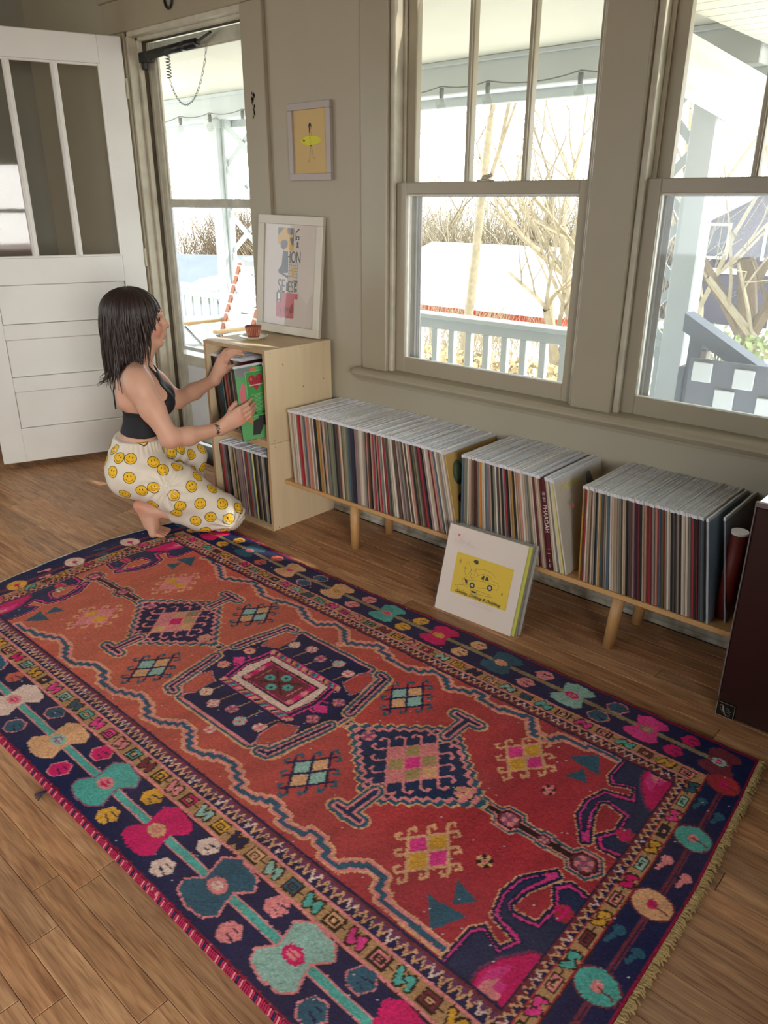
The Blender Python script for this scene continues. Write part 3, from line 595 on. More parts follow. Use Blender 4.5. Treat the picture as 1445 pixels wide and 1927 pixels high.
dt = ink('dot_grey', (186, 178, 164))
for i in range(36):
    for j in range(38): P.poly(dt, [(.006 + i * .0085 + (j % 2) * .004 + dx_, .006 + j * .008 + dy_) for dx_, dy_ in ((0, 0), (.003, .0), (.003, .002), (0, .002))])
P.disc(ink('sticker_pink', (222, 110, 130)), .048, .225, .008); P.poly(ink('helmet_grey', (84, 88, 90)), [(.150, .262), (.152, .300), (.165, .312), (.182, .308), (.19, .285), (.20, .262)])
P.obj('cover_art', e); put_text('ROLLING', .028, faceM(.0065) @ Matrix.Translation((.098, .285, 0)), ink('lemon', (226, 214, 80)), 'cover_lettering', e, 1.1)
skyb = mat('cloud_cover', (126, 142, 158), .35, .3, 6, col2=(70, 84, 100)); 
e, P = special('record', 'blue cloudy record cover facing right at the end of the right group', 'record', rmat(1.852, -.317, .2265, .15), .006, (170, 180, 186), GA)
P.rect(skyb, .003, .003, .311, .311); P.obj('cover_art', e)
e, P = special('record', 'loose sleeved blue record standing apart beside the red tube', 'record', rmat(1.888, -.275, .2265, .16, .02), .004, (146, 158, 168), GA)
P.rect(skyb, .003, .003, .311, .311); P.disc(ink('sleeve_dot', (214, 214, 212)), .03, .20, .010); P.obj('cover_art', e)
# cube records
CL = ['dark grey', 'red', 'grey', 'mauve', 'dark grey', 'black', 'off-white', 'tan', 'olive', 'tan', 'black', 'mauve', 'grey', 'mauve', 'maroon', 'beige', 'dark grey', 'red', 'grey', 'slate blue', 'pale yellow', 'black', 'brown', 'grey', 'black', 'dark grey', 'beige', 'grey', 'black', 'dark grey']
fill(CL, -.370, -.030, [(-.5, .10), (0, .06)], 'from the left in the bottom cube', 'records in the bottom plywood cube', y=-.372, z=.0155)
CU = ['black', 'brown', 'dark grey', 'teal', 'teal', 'off-white', 'black', 'salmon', 'red', 'grey', 'black', 'dark grey', 'beige', 'brown', 'black', 'grey', 'tan', 'brown', 'black', 'maroon']
fill(CU, -.372, -.145, [(-.5, .09), (-.1, .12)], 'from the left in the upper cube', 'records in the upper plywood cube', y=-.372, z=.4155)
for k, cn in enumerate(('maroon', 'black', 'black')): record(-.046 + k * .010, -.362, .4155, .03, .009, cn, 'at the right inside the upper cube', 'records in the upper plywood cube')
# the record being pulled out
fbt = Vector((-.0965, -.460, .409)); up = (Vector((-.1136, -.472, .731)) - fbt).normalized(); bk_ = Vector((-.035, -.148, .4155)) - fbt; bk_ = (bk_ - up * bk_.dot(up)).normalized(); nx_ = bk_.cross(up)
M = Matrix((nx_, bk_, up)).transposed().to_4x4(); M.translation = fbt; PULLM = M.copy()
e, P = special('record', 'green and black record with a red heart being pulled out by the woman', 'record', M, .006, (40, 34, 34), 'records in the upper plywood cube')
gn = ink('leaf_green', (88, 170, 96)); gn2 = ink('strip_green', (58, 158, 72)); rd = ink('heart_red', (176, 30, 48)); pkk = ink('cover_pink', (216, 110, 120)); drk = ink('cover_black', (36, 30, 32)); lav = ink('cover_grey', (130, 130, 136)); og = ink('cover_orange', (206, 130, 80))
P.rect(drk, .002, .002, .312, .312); P.poly(gn, [(.002, .002), (.135, .002), (.150, .025), (.13, .05), (.10, .055), (.09, .09), (.075, .115), (.11, .16), (.13, .24), (.15, .30), (.10, .312), (.002, .312)])
P.poly(drk, [(.05, .02), (.085, .018), (.105, .05), (.09, .09), (.06, .08), (.055, .05)]); P.poly(gn, [(.10, .004), (.17, .004), (.15, .03), (.12, .035)])
P.poly(lav, [(.005, .280), (.05, .27), (.08, .285), (.09, .308), (.004, .310)]); P.poly(pkk, [(.012, .15), (.035, .145), (.045, .235), (.03, .25), (.014, .215)]); P.poly(og, [(.07, .285), (.10, .288), (.10, .306), (.075, .304)]); P.poly(og, [(.03, .085), (.05, .11), (.06, .10), (.055, .07)])
P.poly(mr, [(.165, .05), (.18, .05), (.185, .25), (.162, .27)])
P.poly(ink('strip_edge', (150, 206, 140)), [(.047, .099), (.137, .099), (.137, .290), (.047, .290)]); P.poly(gn2, [(.049, .101), (.135, .101), (.135, .288), (.049, .288)])
hx, hy = .093, .246
P.poly(rd, [(hx + .034 * (math.sin(t) ** 3), hy + .0025 * (13 * math.cos(t) - 5 * math.cos(2 * t) - 2 * math.cos(3 * t) - math.cos(4 * t))) for t in [k * math.pi / 16 for k in range(32)]])
P.poly(ink('heart_shine', (222, 92, 100)), [(hx - .026, hy + .012), (hx - .020, hy + .022), (hx - .016, hy + .010), (hx - .020, hy)])
for a, b_ in ((-.01, .01), (.006, .012), (.0, .002), (.014, .006), (-.018, .003)): P.disc(drk, hx + a, hy + b_, .0022)
P.rect(ink('heart_band', (226, 190, 190)), hx - .034, hy - .016, hx + .036, hy - .012)
for k in range(13): w_ = (.028, .020, .012, .030, .024, .018, .026, .030, .022, .028, .024, .030, .014)[k]; P.rect(ink('strip_text', (170, 220, 160)), hx - w_, .192 - k * .0058, hx + w_, .1932 - k * .0058)
P.disc(drk, .075, .112, .004); P.rect(drk, .105, .109, .122, .115); P.disc(ink('price_dot', (232, 150, 170)), .150, .250, .0085)
P.obj('cover_art', e)
# records leaning against the shelf on the floor
GL = 'records leaning against the low shelf'
bx0 = .955; th = math.radians(15.5)
def leanM(x, y, z=0., rz=.045): return Matrix.Translation((x, y, z)) @ Matrix.Rotation(rz, 4, 'Z') @ Matrix.Rotation(-th, 4, 'X')
def flatrec(k, label, x, y, t, col, sz=.314, film_=True):
    e = thing('record', label, 'record', group=GL); e.matrix_world = leanM(x, y)
    q = MB(); q.box(0, 0, 0, sz, t, sz, .0008); q.obj('jacket', mat('lean_card_%d' % k, col, .6, .03, 4), e)
    if film_: q = MB(); q.box(-.003, -.0008, 0, sz + .004, t + .0008, sz + .007); q.obj('plastic_sleeve', cover_film, e)
    return e
y0_ = -.452
e1 = flatrec(1, 'white record cover with a yellow car drawing, front of the leaning stack', bx0, y0_, .004, (226, 210, 196), .316)
e2 = flatrec(2, 'lime yellow edged record directly behind the white car cover', bx0 + .012, y0_ + .0075, .007, (204, 204, 70))
e3 = flatrec(3, 'grey sleeved record behind the lime yellow one in the leaning stack', bx0 + .016, y0_ + .0175, .006, (132, 124, 112))
e4 = flatrec(4, 'pale sleeved record at the back of the leaning stack', bx0 + .024, y0_ + .0265, .005, (168, 162, 152))
P = Pr(Matrix(((1, 0, 0, 0), (0, 0, -1, 0), (0, 1, 0, 0), (0, 0, 0, 1))), .0012)
ye = mat('yellow_card', (222, 188, 60), .6, .10, 5); lnk = ink('pen', (112, 96, 60)); pen = ink('pen_dark', (62, 58, 48))
Y0 = (.052, .078); Wd, Hg = .228, .147
P.rect(ye, Y0[0], Y0[1], Y0[0] + Wd, Y0[1] + Hg)
# the drawing, in picture units measured from the card's upper left corner (x right, y down, 0..1.6 by 0..1)
def D(pts, w=.0011, c=None): P.line(c or lnk, [(Y0[0] + x * .139, Y0[1] + Hg - y * .147) for x, y in pts], w)
def Bl(pts, c=None): P.poly(c or pen, [(Y0[0] + x * .139, Y0[1] + Hg - y * .147) for x, y in pts])
def Ds(x, y, r, c): P.disc(c, Y0[0] + x * .139, Y0[1] + Hg - y * .147, r)
D([(.30, .60), (.38, .52), (.60, .50), (.72, .40), (.86, .33), (1.04, .33), (1.14, .42), (1.30, .44), (1.34, .52), (1.30, .60), (1.20, .60)]); D([(.30, .60), (.30, .68), (.38, .72), (.48, .70)]); D([(.74, .70), (1.02, .64)]); D([(.40, .60), (.62, .55), (.90, .50), (1.26, .50)])
D([(.72, .40), (.60, .30), (.52, .35), (.50, .50), (.58, .55)]); D([(.62, .28), (.84, .22), (1.06, .24), (1.20, .32)]); D([(.34, .38), (.26, .30), (.36, .50), (.44, .44), (.50, .28)]); D([(.30, .24), (.38, .14), (.46, .30)]); D([(.50, .28), (.48, .40), (.60, .44), (.62, .24)])
Bl([(.50, .12), (.54, .06), (.64, .06), (.66, .14), (.60, .16), (.56, .14)]); Bl([(.80, .46), (.86, .36), (.90, .37), (.89, .47)]); Bl([(.93, .46), (.94, .36), (1.0, .37), (1.04, .45)])
for x, y in ((.60, .68), (1.10, .60)): Ds(x, y, .0108, pen); Ds(x, y, .0055, ink('hub', (190, 180, 140)))
Bl([(.34, .56), (.44, .60), (.46, .68), (.40, .68)]); D([(.10, .80), (.36, .74), (.50, .76)]); D([(.10, .80), (.30, .88), (.42, .88)]); D([(.66, .76), (1.16, .76), (1.20, .80), (.72, .86)]); D([(.58, .76), (.58, .86), (.68, .89), (.78, .84), (.74, .76)]); Bl([(.60, .80), (.76, .80), (.74, .84), (.62, .85)]); Bl([(1.44, .66), (1.47, .60), (1.48, .68)])
for a in range(4): D([(.14 + .05 * math.cos(a * .8), .20 + .07 * math.sin(a * .8)), (.14 - .05 * math.cos(a * .8), .20 - .07 * math.sin(a * .8))], .0009)
D([(.30, .30), (.36, .32), (.30, .33)], .002, pen)
rg = random.Random(12)
def squig(x0, y0, L_, amp, n, w, c):
    P.line(c, [(x0 + L_ * k / n, y0 + amp * rg.uniform(-.5, .5) + (amp * .9 if rg.random() < .14 else 0)) for k in range(n + 1)], w)
P.disc(ink('sticker_rose', (214, 100, 116)), .046, .284, .0052)
fp = ink('faint_pen', (176, 160, 160))
P.line(fp, [(.066, .290), (.056, .270)], .0008); P.line(fp, [(.095, .278), (.088, .258)], .0008); P.line(fp, [(.026 + .004 * math.cos(t), .283 + .004 * math.sin(t)) for t in range(7)], .0007)
squig(.03, .262, .085, .009, 40, .0007, fp); squig(.04, .252, .080, .005, 40, .0006, fp); squig(.155, .072, .06, .006, 30, .0007, fp); squig(.135, .062, .095, .006, 46, .0007, fp)
P.obj('cover_art', e1)
put_text('Getting, Drifting & Dubbing', .0165, Matrix(((1, 0, 0, 0), (0, 0, -1, -.0028), (0, 1, 0, 0), (0, 0, 0, 1))) @ Matrix.Translation((.166, .089, 0)) @ Matrix(((1, .35, 0, 0), (0, 1, 0, 0), (0, 0, 1, 0), (0, 0, 0, 1))), pen, 'handwriting', e1, 1.0)
# ---------------------------------------------------------------- rug (knot by knot colours on a fine grid)
def lin(c):
    c = np.asarray(c, float) / 255.0
    return np.where(c <= .04045, c / 12.92, ((c + .055) / 1.055) ** 2.4)

RUGC = dict(N=(18, 34, 76), n=(34, 52, 86), T=(80, 172, 160), S=(40, 92, 112), P=(232, 138, 138), M=(216, 26, 104),
            H=(232, 62, 140), A=(226, 170, 124), B=(186, 142, 98), G=(222, 164, 58), C=(232, 200, 184), W=(122, 48, 62),
            K=(52, 36, 32), R=(212, 88, 78), O=(206, 92, 64), D=(160, 24, 34), L=(150, 190, 176), V=(150, 92, 118),
            Y=(150, 130, 96), F=(176, 150, 98), E=(150, 20, 62), Z=(112, 60, 100))
KN = list(RUGC)
RX0, RX1, RY0, RY1, RST = -.45, 2.16, -1.832, -.505, .0035
RNX, RNY = int((RX1 - RX0) / RST), int((RY1 - RY0) / RST)
MY = -1.15

class Rug:
    def __init__(s):
        s.a = np.zeros((RNY, RNX), np.int16)
        s.X, s.Y = np.meshgrid(RX0 + (np.arange(RNX) + .5) * RST, RY0 + (np.arange(RNY) + .5) * RST)
    def win(s, pts, m=.0):
        p = np.asarray(pts, float)
        i0 = max(0, int((p[:, 0].min() - m - RX0) / RST) - 1); i1 = min(RNX, int((p[:, 0].max() + m - RX0) / RST) + 2)
        j0 = max(0, int((p[:, 1].min() - m - RY0) / RST) - 1); j1 = min(RNY, int((p[:, 1].max() + m - RY0) / RST) + 2)
        return slice(j0, max(j0, j1)), slice(i0, max(i0, i1))
    def poly(s, c, pts):
        w = s.win(pts); X = s.X[w]; Y = s.Y[w]; ins = np.zeros(X.shape, bool); n = len(pts)
        for i in range(n):
            x1, y1 = pts[i]; x2, y2 = pts[(i + 1) % n]
            if y1 == y2: continue
            ins ^= ((y1 > Y) != (y2 > Y)) & (X < (x2 - x1) * (Y - y1) / (y2 - y1) + x1)
        s.a[w][ins] = KN.index(c)
    def line(s, c, pts, wd, closed=False):
        pts = list(pts) + ([pts[0]] if closed else [])
        for a, b in zip(pts[:-1], pts[1:]):
            w = s.win([a, b], wd); X = s.X[w]; Y = s.Y[w]
            dx, dy = b[0] - a[0], b[1] - a[1]; L = dx * dx + dy * dy + 1e-12
            t = np.clip(((X - a[0]) * dx + (Y - a[1]) * dy) / L, 0, 1)
            d = np.maximum(abs(X - a[0] - t * dx), abs(Y - a[1] - t * dy)) if False else np.hypot(X - a[0] - t * dx, Y - a[1] - t * dy)
            s.a[w][d < wd / 2] = KN.index(c)
    def disc(s, c, x, y, r, ry=None):
        ry = ry or r; w = s.win([(x - r, y - ry), (x + r, y + ry)])
        s.a[w][((s.X[w] - x) / r) ** 2 + ((s.Y[w] - y) / ry) ** 2 < 1] = KN.index(c)
    def rect(s, c, x0, y0, x1, y1): s.poly(c, [(x0, y0), (x1, y0), (x1, y1), (x0, y1)])

def stairs(pts, st=.014):
    out = [pts[0]]
    for (x0, y0), (x1, y1) in zip(pts[:-1], pts[1:]):
        if abs(y1 - y0) < .012 or abs(x1 - x0) < .006: out.append((x1, y1)); continue
        n = max(1, int(round(abs(y1 - y0) / st)))
        for k in range(n):
            xa = x0 + (x1 - x0) * (k + .5) / n
            out += [(xa, y0 + (y1 - y0) * k / n), (xa, y0 + (y1 - y0) * (k + 1) / n)]
        out.append((x1, y1))
    return out

def teeth(a, b, amp, n):
    out = []
    for k in range(n + 1):
        t = k / n; x = a[0] + (b[0] - a[0]) * t; y = a[1] + (b[1] - a[1]) * t
        L = math.hypot(b[0] - a[0], b[1] - a[1]); nx, ny = -(b[1] - a[1]) / L, (b[0] - a[0]) / L
        s = amp * (1 if k % 2 else -1) * .5
        out.append((x + nx * s, y + ny * s))
    return out

def paint_rug():
    g = Rug(); rr = random.Random(5)
    def tf(pts, ox, oy, ux, uy):      # motif axes: ux = unit vector of the motif's x
        vx = (-ux[1], ux[0]) if uy is None else uy
        return [(ox + px * ux[0] + py * vx[0], oy + px * ux[1] + py * vx[1]) for px, py in pts]
    # --- main border field
    g.rect('N', RX0, RY0, RX1, RY1)
    fx0, fx1, fy0, fy1 = -.235, 1.985, -1.542, -.770       # navy line
    # red field
    g.rect('R', fx0, fy0, fx1, fy1)
    # ---- stepped line, front then mirrored to the back
    st = [(-.02, -1.53), (.004, -1.529), (.088, -1.517), (.180, -1.473), (.232, -1.480), (.301, -1.519), (.352, -1.516), (.413, -1.475),
          (.459, -1.475), (.522, -1.510), (.581, -1.508), (.665, -1.467), (.709, -1.476), (.762, -1.509), (.810, -1.500), (.867, -1.460),
          (.898, -1.462), (.963, -1.507), (1.007, -1.499), (1.055, -1.473), (1.096, -1.467), (1.156, -1.494), (1.190, -1.515),
          (1.234, -1.510), (1.280, -1.485), (1.321, -1.497), (1.361, -1.515), (1.396, -1.506), (1.433, -1.488), (1.476, -1.500),
          (1.502, -1.519), (1.536, -1.519), (1.556, -1.493), (1.585, -1.471), (1.629, -1.471), (1.643, -1.504), (1.682, -1.518),
          (1.752, -1.520), (1.850, -1.520)]
    bk = [(x, -2.312 - y + (.012 if i % 3 else 0)) for i, (x, y) in enumerate(st)]
    bk = [(x + .03, y) for x, y in bk]
    for path in (st, bk):
        p = stairs(path)
        g.line('A', p, .034); g.line('P', p, .024); g.line('S', p, .012)
    # ---- small four-square guls
    def gul(cx, cy, cols, edge, hook, w=.058, h=.036):
        def P(u, v): return (cx + (u + v) * .0290, cy + (v - u) * .037)
        for (u, v), c in zip(((-1, -1), (0, -1), (-1, 0), (0, 0)), cols):
            g.poly(c, [P(u + .06, v + .06), P(u + .94, v + .06), P(u + .94, v + .94), P(u + .06, v + .94)])
        for k in (-1, 0, 1):
            g.line(edge, [P(k, -1.5), P(k, 1.5)], .008); g.line(edge, [P(-1.5, k), P(1.5, k)], .008)
            for s in (-1, 1):
                g.line(hook, [P(k, 1.5 * s), P(k + .32 * s, 1.62 * s), P(k + .36 * s, 1.35 * s)], .008)
                g.line(hook, [P(1.5 * s, k), P(1.62 * s, k - .32 * s), P(1.35 * s, k - .36 * s)], .008)
    for (x, y, k) in ((.12, -.985, 0), (.13, -1.322, 0), (.53, -.935, 1), (.555, -1.365, 1), (1.245, -.945, 1), (1.27, -1.355, 1),
                      (1.655, -1.352, 2), (1.645, -.935, 2)):
        cols = {0: 'GPPG', 1: 'LAAL', 2: 'HGGH'}[k]
        g_edge = {0: 'P', 1: 'N', 2: 'A'}[k]; gul(x, y, cols, g_edge, {0: 'A', 1: 'S', 2: 'A'}[k])
    # ---- diamonds
    def diamond(cx, base, inner_edge, outer, lat):
        hx, hy = .212, .178
        V = [(cx - hx, MY), (cx, MY + hy), (cx + hx, MY), (cx, MY - hy)]
        def ring(sc, amp, n=18):
            out = []
            for i in range(4):
                a, b = V[i], V[(i + 1) % 4]
                a = (cx + (a[0] - cx) * sc, MY + (a[1] - MY) * sc); b = (cx + (b[0] - cx) * sc, MY + (b[1] - MY) * sc)
                out += teeth(a, b, amp, n)[:-1]
            return out
        g.poly('A', ring(1.13, .012)); g.poly(outer, ring(1.09, .012)); g.poly('P', ring(1.01, .012)); g.poly(base, ring(.93, .012))
        # T hooks at top and bottom
        for s in (-1, 1):
            y0 = MY + s * hy * 1.02; ox = cx + .0
            for c, wd in (('A', .052), ('S', .042), ('P', .026), (base, .012)):
                g.line(c, [(ox, MY + s * hy * .8), (ox, y0 + s * .062)], wd)
                e = .040 - (.052 - wd) * .1
                g.line(c, [(ox - e, y0 + s * .058), (ox + e, y0 + s * .058)], wd)
        # lattice 3 x 4
        ux, uy = .0280, .0345
        def LP(i, j): return (cx + (i + j - 3) * ux, MY + (j - i) * uy)
        k = 0
        for i in range(3):
            for j in range(3):
                c0 = LP(i + .5, j + .5)
                g.poly(lat[k % len(lat)], [(c0[0] - ux * .9, c0[1]), (c0[0], c0[1] + uy * .9), (c0[0] + ux * .9, c0[1]), (c0[0], c0[1] - uy * .9)]); k += 1
        for i in range(4):
            for A_, B_, sg in ((LP(i, -.75), LP(i, 3.75), 1), (LP(-.75, i), LP(3.75, i), -1)):
                g.line('P', [A_, B_], .0062)
                g.line('P', [A_, (A_[0] - .016, A_[1] + .004 * sg), (A_[0] - .016, A_[1] + .016 * sg)], .0075)
                g.line('P', [B_, (B_[0] + .016, B_[1] - .004 * sg), (B_[0] + .016, B_[1] - .016 * sg)], .0075)
        rosette(cx - .158, MY, .023, 'P', 'V'); rosette(cx + .165, MY, .026, 'P', 'A')
    def rosette(x, y, r, c1, c2):
        for k in range(8):
            a = k * math.pi / 4
            g.disc(c1 if k % 2 else c2, x + r * .62 * math.cos(a), y + r * .62 * math.sin(a), r * .34)
        g.disc(c2, x, y, r * .35); g.disc('M', x, y, r * .16)
    # connecting chains
    for xa, xb in ((.58, .66), (1.165, 1.235)):
        for c, wd in (('A', .044), ('S', .036), ('P', .024), ('N', .012)): g.line(c, [(xa, MY), (xb, MY)], wd)
    def chain(pts, rads, base):
        for c, e in (('A', .030), ('S', .022), ('P', .010), ('K', .002)):
            g.line(c, pts, .014 + e)
            for (x, y), r in zip(pts, rads):
                if r > 0:
                    rr_ = r + e * .6 - .004
                    g.poly(c, [(x + rr_ * math.cos(t * math.pi / 3), y + rr_ * .95 * math.sin(t * math.pi / 3)) for t in range(6)])
        for (x, y), r in zip(pts, rads):
            if r > .015:
                g.poly(base, [(x + r * .8 * math.cos(t * math.pi / 3), y + r * .75 * math.sin(t * math.pi / 3)) for t in range(6)])
                rosette(x, y, r * .62, 'P', 'V')
    chain([(.16, -1.158), (.035, -1.159), (-.06, -1.162), (-.166, -1.166)], [0, .034, .014, .036], 'W')
    chain([(1.63, -1.143), (1.737, -1.148), (1.831, -1.147), (1.935, -1.147)], [0, .036, .020, .040], 'W')
    diamond(.367, 'N', 'P', 'S', 'PAYPMFAPA'); diamond(1.440, 'n', 'P', 'S', 'PFPFHFPFA')
    # ---- central medallion (one quarter mirrored about both axes)
    cx = .910
    q = [(0, .235), (.155, .235), (.155, .140), (.205, .138), (.205, .225), (.232, .225), (.248, .12), (.262, .02), (.262, 0)]
    full = q + [(x, -y) for x, y in q[::-1]] + [(-x, -y) for x, y in q] + [(-x, y) for x, y in q[::-1]]
    full = [(cx + x, MY + y) for x, y in full]
    for c, wd in (('A', .052), ('S', .042), ('P', .024)): g.line(c, full, wd, True)
    g.poly('N', full); g.line('N', full, .008, True)
    for sx in (-1, 1):
        for sy in (-1, 1):
            hook = [(cx + sx * .262, MY + sy * .04), (cx + sx * .236, MY + sy * .175), (cx + sx * .226, MY + sy * .232), (cx + sx * .200, MY + sy * .238)]
            for c, wd in (('A', .050), ('S', .040), ('P', .022), ('N', .010)): g.line(c, hook, wd)
    # red pockets between square and hooks
    for sx in (-1, 1):
        for sy in (-1, 1):
            pp = [(cx + sx * a_, MY + sy * b_) for a_, b_ in ((.150, .130), (.200, .104), (.212, .135), (.200, .200), (.170, .222), (.150, .195))]
            g.line('P', pp, .012, True); g.line('S', pp, .006, True)
            g.poly('R', pp)
    # flowers on stems above and below panel
    fl = ['AC', 'PC', 'PV', 'PL', 'CP']
    for sy in (-1, 1):
        for k in range(5):
            x = cx - .125 + k * .062; y = MY + sy * (.195 if k % 2 else .175)
            g.line('B', [(x, y), (x - sy * .012, MY + sy * .12)], .004)
            rosette(x, y, .021, fl[k][0], fl[k][1])
    for sx in (-1, 1):
        for sy in (-1, 1):
            rosette(cx + sx * .205, MY + sy * .052, .021, 'V' if sx > 0 else 'A', 'P')
            g.line('H', [(cx + sx * .14, MY + sy * .02), (cx + sx * .185, MY + sy * .03)], .005)
        g.poly('H', [(cx + sx * .15, MY - .012), (cx + sx * .19, MY + .02), (cx + sx * .215, MY - .004), (cx + sx * .19, MY - .024)])
    # panel
    def hexp(w, h, e): return [(cx - w, MY - h), (cx + w, MY - h), (cx + w + e, MY), (cx + w, MY + h), (cx - w, MY + h), (cx - w - e, MY)]
    g.poly('H', hexp(.148, .112, .022)); g.poly('N', hexp(.143, .107, .020))
    # diagonal striped band
    for k in range(34):
        x = cx - .150 + k * .0092
        for sy in (-1, 1):
            g.line('APNGVSTM'[k % 8], [(x, MY + sy * .106), (x + .010, MY + sy * .090)], .008)
    g.poly('H', hexp(.134, .090, .018)); g.poly('K', hexp(.131, .087, .017)); g.poly('C', hexp(.127, .083, .016))
    def rc(c, w, h): g.rect(c, cx - w, MY - h, cx + w, MY + h)
    rc('K', .112, .062); rc('H', .107, .057); rc('W', .088, .052)
    for k in range(4):
        for sx in (-1, 1):
            g.disc('M' if k % 2 else 'P', cx + sx * .098, MY - .042 + k * .028, .011)
    for (dx, dy) in ((-.04, 0), (.04, 0), (0, -.03), (0, .03)): g.disc('T', cx + dx, MY + dy, .017, .015); g.disc('K', cx + dx, MY + dy, .005)
    g.line('K', [(cx - .05, MY - .035), (cx + .05, MY + .035)], .006); g.line('K', [(cx - .05, MY + .035), (cx + .05, MY - .035)], .006)
    for k in (-1, 1): g.line('P', [(cx + k * .07, MY - .03), (cx + k * .07, MY + .03)], .004)
    # ---- corner pieces (right end), mirrored for the left end
    def corner(T):
        blk = [(1.845, -1.545), (1.845, -1.447), (1.862, -1.425), (1.915, -1.450), (1.928, -1.410), (1.860, -1.392), (1.842, -1.330), (1.850, -1.275),
               (1.900, -1.205), (1.915, -1.215), (1.893, -1.262), (1.878, -1.30), (1.872, -1.346), (1.885, -1.360), (1.941, -1.347), (1.946, -1.287),
               (1.918, -1.243), (1.940, -1.215), (1.993, -1.222), (1.993, -1.545)]
        b = T(blk)
        g.line('A', b, .018, True); g.line('N', b, .012, True); g.poly('H', b)
        g.line('N', b, .004, True)
        inn = [(1.856, -1.545), (1.856, -1.452), (1.868, -1.438), (1.918, -1.462), (1.945, -1.402), (1.90, -1.385), (1.870, -1.384), (1.854, -1.330), (1.860, -1.280),
               (1.888, -1.238), (1.868, -1.290), (1.862, -1.350), (1.884, -1.372), (1.952, -1.358), (1.957, -1.284), (1.934, -1.245), (1.947, -1.230),
               (1.993, -1.236), (1.993, -1.545)]
        g.line('N', T(inn), .010, True); g.poly('n', T(inn))
        pk = [(1.919, -1.545), (1.912, -1.510), (1.930, -1.465), (1.968, -1.412), (1.993, -1.404), (1.993, -1.545)]
        g.line('Z', T(pk), .016, True); g.line('E', T(pk), .006, True); g.poly('M', T(pk))
        g.poly('H', T([(1.925, -1.545), (1.924, -1.49), (1.955, -1.46), (1.955, -1.5), (1.968, -1.5), (1.968, -1.545)]))
        g.poly('P', T([(1.93, -1.545), (1.932, -1.515), (1.95, -1.50), (1.95, -1.525), (1.972, -1.525), (1.972, -1.545)]))
        p = T([(1.968, -1.291)])[0]; rosette(p[0], p[1], .024, 'R', 'M')
        g.poly('S', T([(1.728, -1.441), (1.785, -1.505), (1.822, -1.433)])); g.poly('S', T([(1.753, -1.372), (1.783, -1.430), (1.815, -1.385)]))
    corner(lambda p: p)
    corner(lambda p: [(x, 2 * MY - y) for x, y in p])
    corner(lambda p: [(1.765 - x, y) for x, y in p])
    corner(lambda p: [(1.765 - x, 2 * MY - y) for x, y in p])
    rosette(1.755, -1.000, .020, 'K', 'P'); rosette(1.766, -1.289, .021, 'K', 'A'); rosette(.940, -1.424, .018, 'C', 'P')
    rosette(.893, -.870, .018, 'A', 'P'); rosette(-.169, -1.31, .02, 'C', 'Y')
    # ---- borders -------------------------------------------------------
    sides = {
        'front': (lambda t, d: (t, -1.542 - d), -.235, 1.985, .11),
        'back': (lambda t, d: (t, -.770 + d * .86), -.235, 1.985, .11),
        'right': (lambda t, d: (1.985 + d * .62, t), -1.542, -.770, .09),
        'left': (lambda t, d: (-.235 - d * .72, t), -1.542, -.770, .09)}
    for nm, (f, t0, t1, _) in sides.items():
        e = .11
        def R_(c, d0, d1, ext):
            a, b = f(t0 - d0 * ext, d0), f(t1 + d0 * ext, d0); cc, dd = f(t1 + d1 * ext, d1), f(t0 - d1 * ext, d1)
            g.poly(c, [a, b, cc, dd])
        ext = .62 if nm in ('front', 'back') else (1.0 if nm == 'right' else 1.0)
        ext = .66 if nm in ('front', 'back') else .93
        R_('N', 0, .008, ext); R_('W', .008, .013, ext); R_('N', .013, .050, ext)
        # teeth: purple triangles with dotted pale line
        L = t1 - t0 + .06; n = int(L / .022)
        for k in range(n):
            ta = t0 - .03 + k * L / n; tb = ta + L / n; tm = (ta + tb) / 2
            g.poly('W' if nm != 'front' else 'Z', [f(ta, .013), f(tb, .013), f(tm, .040)])
            g.line('A' if k % 5 else 'C', [f(ta, .015), f(tm, .043), f(tb, .015)], .0042)
        R_('P' if nm in ('front', 'back') else 'R', .048, .054, ext)
        R_('B', .054, .102, ext); R_('P' if nm in ('front', 'back') else 'R', .102, .109, ext); R_('K', .109, .112, ext)
        # boxes and S motifs
        L = t1 - t0 + .10; n = int(round(L / .062))
        cols = ['K', 'M', 'T', 'N', 'P', 'S', 'G', 'H', 'L', 'W']
        for k in range(n):
            t = t0 - .05 + (k + .5) * L / n; c = cols[(k * 7 + k // 3) % 10]
            if k % 2 == 0:
                for cc, r in (('K', .0215), (c if c != 'K' else 'A', .0165), ('K', .0115), ('A' if k % 4 else c, .0065), ('K', .003)):
                    g.poly(cc, [f(t - r, .078 - r * .85), f(t + r, .078 - r * .85), f(t + r, .078 + r * .85), f(t - r, .078 + r * .85)])
                g.line('K', [f(t + .022, .078), f(t + .034, .078)], .004)
            else:
                cc = c if c not in 'K' else 'H'
                g.line('K', [f(t - .018, .064), f(t - .008, .092), f(t + .003, .074), f(t + .014, .066), f(t + .018, .088)], .019)
                g.line(cc, [f(t - .018, .066), f(t - .008, .090), f(t + .003, .074), f(t + .013, .068), f(t + .016, .088)], .012)
                g.line('K', [f(t - .004, .062), f(t - .001, .078)], .004)
